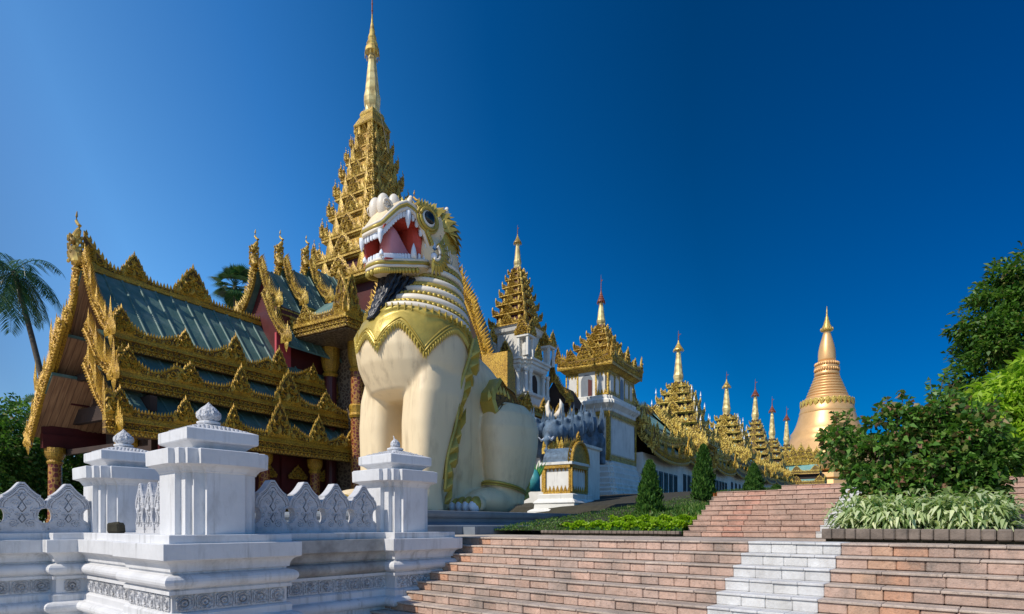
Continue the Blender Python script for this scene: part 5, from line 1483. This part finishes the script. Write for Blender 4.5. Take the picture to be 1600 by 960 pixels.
# ------------------------------------------------------------------ the great pagoda
D = 255.0
GX = (1292-800)/940*D
gpz = lambda y: EYE + (821-y)/940*D
gd = thing('great_pagoda', 'huge bell shaped golden pagoda on the skyline behind the stairway', 'pagoda', (GX, D, 0), 0)
def pr(tab): return [((w/2)/940*D, gpz(y)) for w, y in tab]
mb = MB()
bell = [(180,740),(142,708),(112,692),(103,682),(104,678),(95,672),(88,664),(83,656),(80,650),(76,645),(74,640),(72,634),(69,628),(66,624)]
mb.lathe(pr(bell), 0, 0, 64)
mb.lathe(pr([(77,649),(79,645),(76,641),(75,637),(71,634),(66,630),(60,628)]), 0, 0, 64)
mb.build('bell', M['pagoda'], gd, True)
rg = MB(); tab = []
for i in range(9):
    y = 629-i*4.5; w = 63-i*3.4
    tab += [(w-1.5,y),(w+1.6,y-.6),(w+1.9,y-2.0),(w+1.0,y-3.2),(w-2.6,y-3.9)]
rg.lathe(pr(tab), 0, 0, 56); rg.build('ring_moulding', M['pagoda'], gd, True)
lo = MB(); tab = []
for w, y in ((35,588),(36,584),(31,582),(34,578),(36,575),(30,572),(33,569),(28,566)): tab.append((w,y))
lo.lathe(pr(tab), 0, 0, 40)
for i in range(30):
    a = 2*pi*i/30
    for w, y in ((34,579),(33,570)):
        r = w/2/940*D; lo.ell((r*cos(a), r*sin(a), gpz(y)), (.42,.42,.7), 6, 5)
lo.build('lotus_band', M['pagoda'], gd, True)
bb = MB(); bb.lathe(pr([(24,566),(25,562),(25,556),(24,549),(21,541),(17,533),(13,526),(10,520),(11,519),(9,517),(8,514)]), 0, 0, 36); bb.build('banana_bud', M['pagoda'], gd, True)
um = MB(); um.lathe(pr([(9,519),(17,517.5),(17,515),(13,513),(13.5,511),(9,507),(9,505),(5,499),(5,497),(2.5,494),(2,488),(.6,479)]), 0, 0, 24)
for i in range(14):
    a = 2*pi*i/14; r = 8.6/940*D; um.ell((r*cos(a), r*sin(a), gpz(515)), (.25,.25,.6), 5, 4)
um.build('umbrella', M['goldsmooth'], gd, True)
gl = MB()
for i in range(28):
    a = 2*pi*i/28; r = 37.5/940*D
    m = lambda x,y,d: ((r+d)*cos(a)-x*sin(a), (r+d)*sin(a)+x*cos(a), y)
    flame(gl, m, 0, gpz(627), 2.2, -3.4, .3); flame(gl, m, 0, gpz(629), 1.3, 1.0, .3)
gl.build('bell_garland', M['goldfar'], gd)
tr = MB(); tr.lathe(pr([(186,745),(188,752),(180,754),(186,765),(188,772),(196,775),(198,800),(206,803),(210,835)]), 0, 0, 8, pi/8); tr.build('terrace_base', M['pagoda'], gd)
hl = MB(); hl.lathe([(120,-2),(100,1.5),(80,4.5),(62,7.5),(2,8.0)], 0, 0, 36); o = hl.build('hill', M['grassy'], None, True); o.location = (GX, D, 0); tag(o, kind='structure')
# ------------------------------------------------------------------ vegetation
def leaf_mesh(name, P, D, N, L, W, m, parent=None, droop=.15):
    """P positions, D long axis, N normal (n,3); L,W arrays -> folded leaf quads"""
    n = len(P); S_ = np.cross(D, N); S_ /= np.linalg.norm(S_, axis=1)[:, None]+1e-9
    L = L[:, None]; W = W[:, None]
    fold = N*W*.35; dr = np.array([0,0,-1.0])*L*droop
    v = np.empty((n, 4, 3)); v[:,0] = P; v[:,1] = P+D*L*.45+S_*W*.5+fold; v[:,2] = P+D*L+dr; v[:,3] = P+D*L*.45-S_*W*.5+fold
    me = bpy.data.meshes.new(name); me.vertices.add(n*4); me.vertices.foreach_set('co', v.reshape(-1))
    me.loops.add(n*4); me.loops.foreach_set('vertex_index', np.arange(n*4, dtype=np.int32))
    me.polygons.add(n); me.polygons.foreach_set('loop_start', np.arange(0, n*4, 4, dtype=np.int32)); me.polygons.foreach_set('loop_total', np.full(n, 4, dtype=np.int32))
    me.update(calc_edges=True); me.materials.append(m)
    o = bpy.data.objects.new(name, me); col.objects.link(o)
    if parent: o.parent = parent
    return o
def rnd(n): 
    a = rng.normal(size=(n,3)); return a/np.linalg.norm(a, axis=1)[:,None]
def clump_leaves(ells, n_cl, per, cl_r, L, W, up=.3, flat=.6, hang=0.0):
    """leaves gathered in clumps over the surface of ellipsoids [(c,r)]"""
    P = []; D = []; N = []
    tot = sum(r[0]*r[1]+r[1]*r[2] for c, r in ells)
    for c, r in ells:
        k = max(3, int(n_cl*(r[0]*r[1]+r[1]*r[2])/tot))
        d = rnd(k); rr = (.62+.42*rng.random((k,1))**.6)
        cc = np.array(c)+d*np.array(r)*rr
        sz = cl_r*(.6+.8*rng.random(k))
        for i in range(k):
            m = int(per*(sz[i]/cl_r)**1.5)+2
            q = rnd(m); q[:,2] = q[:,2]*flat+.15
            p = cc[i]+q*sz[i]*(rng.random((m,1))**.4)
            dd = q*.8+d[i]*.5+rng.normal(size=(m,3))*.45; dd[:,2] += -hang
            dd /= np.linalg.norm(dd, axis=1)[:,None]
            nn = np.array([0,0,1.0])*up*2+d[i]*.6+rng.normal(size=(m,3))*.55
            nn -= dd*np.sum(nn*dd, axis=1)[:,None]; nn /= np.linalg.norm(nn, axis=1)[:,None]+1e-9
            P.append(p); D.append(dd); N.append(nn)
    P = np.concatenate(P); D = np.concatenate(D); N = np.concatenate(N); n = len(P)
    return P, D, N, L*(.6+.7*rng.random(n)), W*(.6+.7*rng.random(n))
def limbs(root, base, tips, r0, m='bark', name='trunk'):
    mb = MB(); b = Vector(base)
    top = b + (sum((Vector(t) for t in tips), Vector())/len(tips)-b)*.45
    mb.tube([b, b.lerp(top,.5)+Vector((.05*r0*9,0,0)), top], [r0, r0*.8, r0*.6], 9)
    for t in tips:
        t = Vector(t); mid = top.lerp(t,.5)+Vector((random.uniform(-.2,.2),random.uniform(-.2,.2),.1))*(t-top).length*.3
        mb.tube([top, mid, t], [r0*.5, r0*.3, r0*.08], 6)
    return mb.build(name, M[m], root, True)
def tree(name, label, loc, ells, n_cl, per, cl_r, L, W, m, r0=.2, group=None, cat='tree', core=True, **kw):
    t = thing(name, label, cat, loc, 0, group)
    leaf_mesh('crown', *clump_leaves(ells, n_cl, per, cl_r, L, W, **kw), M[m], t)
    limbs(t, (0,0,0), [c for c, r in ells], r0)
    return t
def at(px, py, Y): return Vector(((px-800)/940*Y, Y, EYE+(821-py)/940*Y))

# palms
def palm(label, base, crown, n, L, seed, fan=False):
    random.seed(seed)
    t = thing('palm_tree', label, 'palm', base, 0)
    c = Vector(crown)-Vector(base); mb = MB()
    pts = [Vector((c.x*(q**1.4), c.y*q, c.z*q)) for q in [k/8 for k in range(9)]]
    mb.tube(pts, [.24-.10*k/8 for k in range(9)], 9); mb.build('trunk', M['bark'], t, True)
    P, D, N, Ls, Ws = [], [], [], [], []; st = MB()
    for i in range(n):
        az = i*2.4+random.uniform(-.2,.2); el = random.uniform(-.75,1.15) if not fan else random.uniform(-1.1,1.5)
        h = Vector((cos(az), sin(az), 0)); l = L*random.uniform(.8,1.1)
        if fan:
            d = (h*cos(el)+Vector((0,0,sin(el)))).normalized(); e = c+d*l*.5
            st.tube([c, e], [.035,.02], 4)
            s_ = d.cross(Vector((0,0,1))).normalized(); u_ = s_.cross(d)
            for k in range(26):
                a = -1.9+3.8*k/25; dd = (d*cos(a)+s_*sin(a)+u_*.1).normalized()
                P.append(e); D.append(dd); N.append(u_); Ls.append(l*.52*(1-.12*abs(a))); Ws.append(l*.05)
            continue
        prev = c; steps = 22; pts = []
        dirv = (h*cos(el)+Vector((0,0,sin(el)))).normalized()
        for k in range(steps+1):
            pts.append(prev.copy()); dirv = (dirv+Vector((0,0,-.085-.02*k/steps))).normalized(); prev = prev+dirv*l/steps
        st.tube(pts[::2], [.035*(1-k/12)+.006 for k in range(len(pts[::2]))], 4)
        for k in range(2, steps):
            tdir = (pts[k+1]-pts[k]).normalized() if k < steps else dirv; s_ = tdir.cross(Vector((0,0,1))).normalized(); u_ = s_.cross(tdir)
            q = k/steps; ll = L*.30*(sin(pi*min(1,q*.85+.12)))**.6
            for f in (-1, 1):
                for j in (0,.5):
                    P.append(pts[k]+tdir*j*l/steps); dd = (s_*f*.85+tdir*.45+Vector((0,0,-.35+random.uniform(-.2,.15)))).normalized()
                    D.append(dd); N.append(u_); Ls.append(ll); Ws.append(L*.014)
    st.build('frond_stalk', M['leafpalm'], t)
    A = lambda x: np.array([tuple(v) for v in x])
    D_ = A(D); N_ = A(N); N_ -= D_*np.sum(N_*D_, axis=1)[:,None]; N_ /= np.linalg.norm(N_, axis=1)[:,None]+1e-9
    leaf_mesh('frond_leaves', A(P), D_, N_, np.array(Ls), np.array(Ws), M['leafpalm'], t, .25)
    return t
b = at(105, 640, 40); b.z = -.02
palm('coconut palm with a leaning trunk and drooping fronds at the left edge', b, at(22,425,40), 22, 3.9, 3)
b = at(372, 700, 52); b.z = -.02
palm('fan palm with a round head of stiff leaves behind the hall roof ridge', b, at(367,447,52), 40, 2.3, 5, True)
b = at(52, 760, 44); b.z = -.02
palm('low fan palm poking out beside the lower end of the gable board', b, at(48,646,44), 16, 1.9, 9, True)
random.seed(21)
# left trees
def left_tree(px, Y, w, h, label, m='leafmid'):
    p = at(px, 800, Y); p.z = -.02
    tree('broadleaf_tree', label, p, [((0,0,h*.55),(w,w,h*.38)),((w*.6,-.3,h*.72),(w*.6,w*.6,h*.24)),((-w*.7,0,h*.66),(w*.6,w*.6,h*.25)),((0,-.4,h*.3),(w*1.1,w*.8,h*.26))], 260, 34, .55, .30, .15, m, .22, 'broadleaf trees behind the left wall')
left_tree(8, 36, 2.9, 7.9, 'bushy green tree at the left picture edge above the parapet panels')
left_tree(75, 39, 2.4, 6.6, 'bushy green tree under the open gable of the left hall', 'leafmid')
left_tree(140, 42, 2.6, 5.2, 'dark bushy tree behind the left pedestal under the hall eave', 'leafdark')
left_tree(-70, 33, 3.0, 7.5, 'bushy tree mostly outside the left picture edge')
# right big tree
p = at(1605, 800, 24); p.z = 1.5
E_ = [((0,0,4.9),(2.6,2.4,1.9)),((.6,0,6.9),(2.1,2.0,1.3)),((-1.9,-.2,4.1),(1.3,1.3,1.1)),((-1.3,-.2,5.9),(1.2,1.2,1.0)),((1.3,0,8.0),(1.5,1.5,1.0)),((-1.0,-.5,2.9),(1.6,1.4,.8)),((2.6,0,5.5),(2.2,2,2.4)),((3.2,0,8),(2,2,1.5)),((-2.2,0,3.1),(.8,.8,.6)),((-1.7,0,6.9),(1.1,1.1,.9)),((-.7,0,8.1),(1.2,1.2,.9)),((.6,0,8.9),(1.4,1.4,.9))]
tree('big_tree', 'large dark green tree with layered leaf clumps at the right edge', p, E_, 760, 42, .48, .26, .11, 'leafmid', .35, flat=.45, up=.7)
# shrubs in the planter, in stair-frame positions
def shrub(u, v, z, ells, label, m='leafshrub', n=200, per=26, cl=.16, L=.11, W=.07, twigs=12, reach=.35, group='leafy shrubs in the plant bed', **kw):
    t = thing('shrub', label, 'shrub', S(u, v, z), -TH, group)
    P, D, N, Ls, Ws = clump_leaves(ells, n, per, cl, L, W, **kw)
    mb = MB(); ex = [[], [], []]
    for i in range(twigs):
        c, r = random.choice(ells); a = random.uniform(0, 2*pi); e = random.uniform(.5, 1.4)
        d = Vector((cos(a)*cos(e)*.7, sin(a)*cos(e)*.7, sin(e))); s0 = Vector(c)+Vector((d.x*r[0], d.y*r[1], d.z*r[2]))*.8
        L_ = random.uniform(.5, 1)*reach+.15; tip = s0+d*L_
        mb.tube([Vector((0,0,0)).lerp(s0,.4), s0, tip], [.014,.009,.004], 5)
        for k in range(16):
            q = k/15; pp = s0.lerp(tip, q); dd = Vector((random.uniform(-1,1), random.uniform(-1,1), random.uniform(-.4,.7))).normalized()
            ex[0].append(tuple(pp)); ex[1].append(tuple(dd)); nn = dd.cross(Vector((random.uniform(-1,1), random.uniform(-1,1), .3))).normalized(); ex[2].append(tuple(nn))
    if ex[0]:
        k = len(ex[0]); P = np.concatenate([P, np.array(ex[0])]); D = np.concatenate([D, np.array(ex[1])]); N = np.concatenate([N, np.array(ex[2])]); Ls = np.concatenate([Ls, np.full(k, L)]); Ws = np.concatenate([Ws, np.full(k, W)])
    leaf_mesh('foliage', P, D, N, Ls, Ws, M[m], t)
    for i in range(6):
        a = i*1.05; c, r = ells[i % len(ells)]
        mb.tube([(.1*cos(a),.1*sin(a),0),(c[0]*.5+.15*cos(a),c[1]*.5+.1*sin(a),c[2]*.5),(c[0]+.2*cos(a),c[1]+.2*sin(a),c[2])], [.025,.018,.008], 6)
    mb.build('stems', M['bark'], t); return t
shrub(-1.68, 10.75, .15, [((0,0,1.05),(.46,.38,.36)),((-.50,.1,1.35),(.32,.28,.24)),((.25,0,1.55),(.36,.3,.26)),((.15,-.1,.65),(.42,.35,.26))], 'leafy shrub with reddish tips left in the plant bed, against the great pagoda', n=170, twigs=16)
shrub(-.95, 10.85, .15, [((0,0,1.05),(.5,.4,.42)),((.0,0,1.65),(.36,.3,.28)),((.45,0,1.35),(.32,.3,.28)),((-.1,-.1,.55),(.5,.36,.3))], 'taller leafy shrub with reddish shoots against the sky, middle of the plant bed', n=190, twigs=20, reach=.42)
shrub(-.48, 10.95, .15, [((0,0,.85),(.42,.38,.36)),((-.2,0,1.3),(.3,.3,.24)),((.2,.1,1.0),(.28,.28,.25)),((-.05,-.1,.5),(.36,.34,.3))], 'leafy shrub right of the middle in the plant bed, under the big tree', 'leafmid', n=180, twigs=12, reach=.35)
# yellow green hanging shrub
for k, (px, Y, w, h, z0, lab) in enumerate(((1585, 14.5, 1.25, 2.9, 1.15, 'bright yellow green shrub with long hanging leaves at the right edge'), (1660, 14, 1.4, 2.6, 1.0, 'yellow green shrub outside the right picture edge'), (1515, 15.5, 1.0, 2.2, 1.25, 'low yellow green shrub beneath the big tree'))):
    p = at(px, 800, Y); p.z = z0
    tree('hanging_shrub', lab, p, [((0,0,h*.5),(w*.8,w*.7,h*.42)),((-w*.5,-.2,h*.45),(w*.5,w*.5,h*.3)),((w*.4,-.2,h*.75),(w*.6,w*.6,h*.3))], 260, 26, .32, .30, .085, 'leafyellow', .07, 'yellow green shrubs at the right', 'shrub', hang=.75, up=.2)
# variegated border plants
def border(u, v, label, n=150):
    t = thing('border_plant', label, 'plant', S(u, v, .15), -TH, 'pale variegated plants along the kerb')
    P, D, N, Ls, Ws = [], [], [], [], []
    for i in range(n):
        a = random.uniform(0, 2*pi); r = .26*random.random()**.5; h = random.uniform(.02,.52)*(1-.5*(r/.28)**2)
        az = a+random.uniform(-.8,.8); el = random.uniform(-.7,.9)
        d = (cos(az)*cos(el), sin(az)*cos(el), sin(el))
        P.append((r*cos(a), r*sin(a), h)); D.append(d)
        nn = Vector(d).cross(Vector((-sin(az), cos(az), 0))).normalized(); nn = nn if nn.z > 0 else -nn; N.append(tuple(nn+Vector((random.uniform(-.3,.3), random.uniform(-.3,.3), 0))))
        Ls.append(random.uniform(.15,.28)); Ws.append(random.uniform(.035,.06))
    leaf_mesh('foliage', np.array(P), np.array(D), np.array(N), np.array(Ls), np.array(Ws), M['leafpale'], t, .35)
    s_ = MB()
    for i in range(9):
        a = i*.7; s_.tube([(.05*cos(a),.05*sin(a),0),(.12*cos(a),.12*sin(a),.25),(.2*cos(a),.2*sin(a),.42)], [.008,.006,.003], 4)
    s_.build('stems', M['greenpaint'], t)
places = ['first from the white strip','second from the white strip','third from the white strip','fourth from the white strip','fourth from its right end','third from its right end','second from its right end','last at its right end']
for i in range(8):
    u = -1.80+i*.225
    border(u, 9.80+.05*sin(i*2), 'pale striped plant in the front row along the kerb, '+places[i], 260)
for i in range(6):
    border(-1.70+i*.28, 10.18+.05*cos(i*3), 'pale striped plant in the second row behind the kerb, '+['first','second','third','fourth','fifth','sixth','seventh'][i]+' from the left', 190)
# hedges, lawn
def hedge(u0, u1, v0, v1, z0, h, label, n, m='leafhedge'):
    t = thing('hedge', label, 'hedge', (0,0,0), -TH, 'lime green clipped hedges')
    P = np.column_stack([rng.uniform(u0,u1,n), rng.uniform(v0,v1,n), z0+h*rng.random(n)**.45])
    P[:,2] += .035*np.sin(P[:,0]*13+P[:,1]*5)+.02*np.sin(P[:,0]*31)
    D = rnd(n); D[:,2] = abs(D[:,2])*.8+.2; D /= np.linalg.norm(D,axis=1)[:,None]
    N = rnd(n)*.6+np.array([0,-.2,.8]); N -= D*np.sum(N*D,axis=1)[:,None]; N /= np.linalg.norm(N,axis=1)[:,None]
    leaf_mesh('foliage', P, D, N, np.full(n,.065), np.full(n,.05), M[m], t, .1)
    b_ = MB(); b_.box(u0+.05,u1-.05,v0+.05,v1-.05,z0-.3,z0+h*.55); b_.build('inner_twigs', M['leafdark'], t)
hedge(-8.2, -5.2, 11.62, 12.05, .10, .17, 'lime green low hedge directly behind the dark kerb', 5200)
hedge(-7.9, -5.35, 13.2, 13.7, .24, .17, 'second lime green hedge further up, beside the stepped edge', 4200)
hedge(-8.9, -8.1, 12.3, 12.9, .14, .14, 'darker green bush at the left end of the hedge bed', 1400, 'leafmid')
hedge(-8.6, -7.4, 15.2, 15.8, .40, .18, 'dark green hedge in the shade left of the small cypress', 1800, 'leafmid')
gm_ = thing('grass_clump', 'tall bright grassy plants between the two cypress trees', 'plants', (0,0,0), -TH); n = 3600
gm_['kind'] = 'stuff'
P = np.column_stack([rng.uniform(-8.2,-5.4,n), rng.uniform(14.2,19,n), np.zeros(n)]); P[:,2] = .06+.105*(P[:,1]-11.4)-.03
D = rng.normal(size=(n,3))*.35; D[:,2] = 1; D /= np.linalg.norm(D,axis=1)[:,None]; N = rnd(n); N -= D*np.sum(N*D,axis=1)[:,None]; N /= np.linalg.norm(N,axis=1)[:,None]
g_ = leaf_mesh('grass_blades', P, D, N, rng.uniform(.15,.34,n), np.full(n,.035), M['leafmid'], gm_, .25); g_['kind'] = 'stuff'
n = 24000
P = np.column_stack([rng.uniform(-11,-5.2,n), 11.7+rng.random(n)**1.3*22, np.zeros(n)])
P[:,2] = np.minimum(np.maximum(0.06+.105*(P[:,1]-11.4), .06), 2.0)-.01
D = rng.normal(size=(n,3))*.5; D[:,2] = 1; D /= np.linalg.norm(D,axis=1)[:,None]; N = rnd(n); N -= D*np.sum(N*D,axis=1)[:,None]; N /= np.linalg.norm(N,axis=1)[:,None]
g_ = leaf_mesh('grass', P, D, N, rng.uniform(.05,.12,n), np.full(n,.02), M['leafmid'], None, .25); g_.rotation_euler = (0,0,-TH)
tag(g_, 'short green ground cover on the planted slope left of the steps', 'grass', kind='stuff')
# cypresses
def cypress(px, py, ptop, Y, w, label, m='leafcypress', ball=False):
    p = at(px, py, Y); h = (py-ptop)/940*Y
    t = thing('cypress', label, 'cypress', p, 0, 'small cypress trees beside the stairway')
    n = 9000; q = rng.random(n)**.8; a = rng.uniform(0,2*pi,n)
    prof_ = np.clip(q*7+.35,0,1)**.5*np.clip(1-q,0,1)**.62*1.15 if not ball else np.sqrt(np.clip(1-(2*q-1)**2,0,1))
    prof_ = prof_*(1+.16*np.sin(q*22+a*3)+.12*np.sin(a*5+q*9)+.10*np.sin(a*9-q*31))
    r = w*prof_*(.66+.42*rng.random(n))
    P = np.column_stack([r*np.cos(a), r*np.sin(a), h*q])
    D = np.column_stack([np.cos(a)*.35, np.sin(a)*.35, np.ones(n)])+rng.normal(size=(n,3))*.25; D /= np.linalg.norm(D,axis=1)[:,None]
    N = np.column_stack([np.cos(a), np.sin(a), .2*np.ones(n)])+rng.normal(size=(n,3))*.5; N -= D*np.sum(N*D,axis=1)[:,None]; N /= np.linalg.norm(N,axis=1)[:,None]
    leaf_mesh('foliage', P, D, N, rng.uniform(.04,.10,n)*h, np.full(n, h*.028), M[m], t, .0)
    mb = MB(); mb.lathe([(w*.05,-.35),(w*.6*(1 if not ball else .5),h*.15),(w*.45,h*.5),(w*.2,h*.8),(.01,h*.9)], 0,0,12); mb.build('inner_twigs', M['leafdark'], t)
    mb = MB(); mb.tube([(0,0,-.4),(0,0,h*.3)], .05, 7); mb.build('trunk', M['bark'], t)
cypress(1015, 806, 724, 17, .30, 'nearest small conical cypress on the lime green hedge bed')
cypress(1099, 783, 700, 21, .33, 'tall narrow cypress standing before the long row of windows')
cypress(1178, 772, 727, 27, .38, 'third cypress, behind the row of orange flowers')
cypress(1213, 772, 758, 28, .22, 'small round clipped bush right of the third cypress', ball=True)
# flower row and grey stone beside the upper flight
fb = thing('flower_bed', 'row of orange flower pots along the top of a stone edge', 'flower bed', (0,0,0), -TH)
b_ = MB(); b_.box(-6.55,-4.75,16.5,17.1,.2,1.02); b_.build('bed_wall', M['curb'], fb)
for i in range(20):
    c = MB(); u = -6.5+i*.089; c.lathe([(.025,1.02),(.035,1.07),(.038,1.08)], u, 16.58, 7); c.build('pot', M['orange'], fb)
n = 700; P = np.column_stack([rng.uniform(-6.52,-4.8,n), rng.uniform(16.52,16.7,n), 1.06+.06*rng.random(n)]); D = rnd(n); D[:,2]=abs(D[:,2]); N = rnd(n); N -= D*np.sum(N*D,axis=1)[:,None]; N /= np.linalg.norm(N,axis=1)[:,None]
leaf_mesh('flowers', P, D, N, np.full(n,.035), np.full(n,.03), M['orange'], fb, 0)
gs = MB(); gs.box(-4.72,-3.9,16.3,17.0,.3,1.12); o = sroot_build(gs, 'stone_block', M['curb']); tag(o, 'grey stained stone block beside the orange flower pots', 'stone block')
gs = MB(); blocks_row(gs, 0.2, 9, 17.2, 17.5, 1.4, 1.85, .8, 1.1, .01, .02, .01); o = sroot_build(gs, 'coping_wall', M['curb']); tag(o, 'grey stained coping wall behind the shrubs at the right', 'wall')

# ------------------------------------------------------------------ shrine and elephants by tower B
SO = Vector((.098*25.5, 25.5, .70))
shr = thing('small_shrine', 'small white and gold shrine with an arched gold gable and blue barrel roof', 'shrine', SO, -TB)
mb = MB(); pth = [(.0,.0),(.0,2.0),(-1.5,2.0),(-1.5,.0)]
mb.mould(pth, [(.55,-.6),(.55,.15),(.45,.22),(.32,.28),(.30,.5),(.36,.55),(.30,.65),(.18,.75),(.20,.95),(.10,1.0)], fill=True); mb.build('plinth', M['whitefar'], shr)
mb = MB(); mb.mould(pth, [(-.1,1.0),(-.1,2.35),(.1,2.42),(.1,2.55)], fill=True); mb.build('shrine_body', M['whitefar'], shr)
mb = MB(); ma = lambda a,b,d: (-.08+d, 1.0+a, b); mf_ = lambda a,b,d: (-.75+a, .08-d, b)
for m, L in ((ma,.9),(mf_,.72)):
    for q in range(7):
        flame(mb, m, -L+(q+.5)*2*L/7, 1.0, 2*L/7, .42, .06); flame(mb, m, -L+(q+.5)*2*L/7, 2.4, 2*L/7, -.32, .06)
    mb.prism([(-L,.98),(L,.98),(L,1.1),(-L,1.1)], m, 0, .10); mb.prism([(-L,2.25),(L,2.25),(L,2.42),(-L,2.42)], m, 0, .14)
    for f in (-1,1): mb.prism([(f*L-.1,1.1),(f*L+.1,1.1),(f*L+.1,2.25),(f*L-.1,2.25)], m, 0, .08)
A_ = [(.95*cos(a*pi/14), 2.5+1.05*sin(a*pi/14)) for a in range(15)]
mb.prism(A_, ma, .0, .10)
mb.tube([ma(a*1.0,b,.10) for a,b in A_], .10, 8)
for a,b in A_: flame(mb, ma, a*1.1, b+.02, .22, .30, .06, a*.4)
antefix(mb, ma, 0, 3.5, .5, .6, .06); mb.build('gold_trim', M['goldfine'], shr)
mb = MB(); rs = []
for x in (-1.6,-.1): rs.append([(x, 1.0+.8*cos(a*pi/14), 2.5+.85*sin(a*pi/14)) for a in range(15)])
mb.rings(rs); mb.build('barrel_roof', M['bluestone'], shr); shr.scale = (.9,.9,.88)
mb = MB(); 
mb.box(-2.3,-1.2,1.6,2.8,2.3,3.5); mb.build('altar_box', M['red'], shr)
mb = MB()
for m, L in ((lambda a,b,d: (-1.75+a,1.55-d,b), .6),(lambda a,b,d: (-1.15+d,2.2+a,b), .6)):
    for q in range(5): flame(mb, m, -L+(q+.5)*2*L/5, 3.45, .26, .6+.1*(q % 2), .08)
    mb.prism([(-L,3.2),(L,3.2),(L,3.5),(-L,3.5)], m, -.05, .06)
mb.build('gold_crown', M['goldpale'], shr)
def elephant_mesh():
    B = MB()
    B.ell((0,.5,.95), (.42,.75,.55), 16, 10); B.ell((0,-.25,1.45), (.34,.36,.42), 16, 10)
    for f in (1,-1):
        B.tube([(f*.22,0,0),(f*.22,.02,.5),(f*.20,.1,1.0)], [.16,.14,.2], 10); B.tube([(f*.22,.95,0),(f*.22,.95,.5),(f*.20,.9,1.0)], [.16,.15,.2], 10)
        B.ell((f*.36,-.10,1.45), (.07,.22,.32), 10, 8); B.ell((f*.14,-.32,1.80), (.13,.14,.12), 8, 6)
    B.tube([(0,-.5,1.4),(0,-.68,1.1),(0,-.72,.75),(0,-.66,.45),(0,-.8,.3),(0,-.92,.42)], [.16,.14,.11,.085,.07,.05], 10)
    return B
base = None
el_lab = ['blue grey elephant statue at the left, partly hidden by the lion','blue grey elephant statue just above the gold crown','middle blue grey elephant statue beside the white tower','blue grey elephant statue nearest the white tower corner','pale topped blue grey elephant statue at the far right of the row']
EP = [(838,652,29,0),(868,655,28,1),(884,652,28.6,2),(900,648,29.2,3),(917,643,29.8,4)]
sb = MB(); sb.box(-2.2,1.9,.2,2.2,-4.3,-.05)
for px, py, Y, k in EP:
    p = at(px, py, Y); zt = p.z; sc = 1.28
    if base is None:
        r_ = thing('elephant_statue', el_lab[k], 'statue', (0,0,0), -TB, 'blue grey elephant statues')
        bm_ = elephant_mesh(); ob = remeshed(bm_, 'body', M['bluestone'], r_, .045, 3)
        tk = MB()
        for f in (1,-1): tk.tube([(f*.16,-.48,1.25),(f*.20,-.72,1.12),(f*.20,-.92,1.22)], [.05,.04,.01], 8)
        tk_o = tk.build('tusks', M['tooth'], r_, True); base = (r_, ob, tk_o)
        hd_ = MB()
        for q_ in range(14): flame(hd_, lambda a,b,d: (.42*cos(q_*.9)+a, .35+.6*sin(q_*.9)-d, b), 0, 1.15, .26, .75+.25*(q_ % 3), .12, .1*(q_ % 2))
        hd_.lathe([(.25,1.70),(.28,1.78),(.22,1.88),(.1,1.93)], 0, -.15, 12); hc = hd_.build('headdress', M['bluestone'], r_); base = (r_, ob, tk_o, hc)
    else:
        r_ = base[0].copy(); col.objects.link(r_); r_['label'] = el_lab[k]
        for ch in base[1:]:
            c = ch.copy(); col.objects.link(c); c.parent = r_
    r_.scale = (sc,)*3; r_.location = (p.x, p.y, zt-2.1*sc+.15)
p = at(880, 690, 29.5)
pb = MB(); pb.mould([(1.5,-.9),(1.5,1.0),(-2.4,1.0),(-2.4,-.9)], [(.2,-4.3),(.2,-3.5),(.0,-3.4),(0,-.15),(.1,-.1),(.1,.02)], fill=True)
o = pb.build('statue_base', M['whitefar']); o.location = (p.x, p.y, p.z-.35); o.rotation_euler = (0,0,-TB); tag(o, 'white plastered base carrying the row of elephant statues', 'plinth')
hb = MB()
for f in (-1,1): hb.tube([(f*.1,0,0),(f*.32,0,.2),(f*.42,0,.6),(f*.32,0,.9)], [.17,.18,.12,.02], 10)
p = at(866, 652, 31); o = hb.build('curved_horns', M['lionwhite'], None, True); o.location = p; o.rotation_euler = (0,0,-TB); tag(o, 'pair of upward curving cream horns above the elephant statues', 'ornament')
pc = thing('bird_figure', 'small painted green and blue figure beside the lion rear leg', 'figure', at(834,768,22.5), -TB)
mb = MB(); mb.tube([(0,0,0),(0,0,.5),(.05,-.05,.8)], [.28,.25,.1], 10); mb.build('body', M['bluegreen'], pc, True)
mb = MB()
for k in range(7): flame(mb, lambda a,b,d: (a,.1-d,b), 0, .3, .16, .85, .05, -.6+.2*k)
mb.build('plumes', M['greenpaint'], pc)
# dark slabs and pipe on the slope before tower B
for k,(u,v,z,L) in enumerate(((-9.6,19,.75,5.0),(-9.4,22,.95,5.5))):
    sb = MB(); sb.box(u-L/2,u+L/2,v,v+2.4,z-.5,z); o = sroot_build(sb, 'stone_slab', M['darkstone']); tag(o, ['lower dark stained stone slab below the white gate tower','upper dark stained stone slab below the white gate tower'][k], 'slab', 'stone slabs')
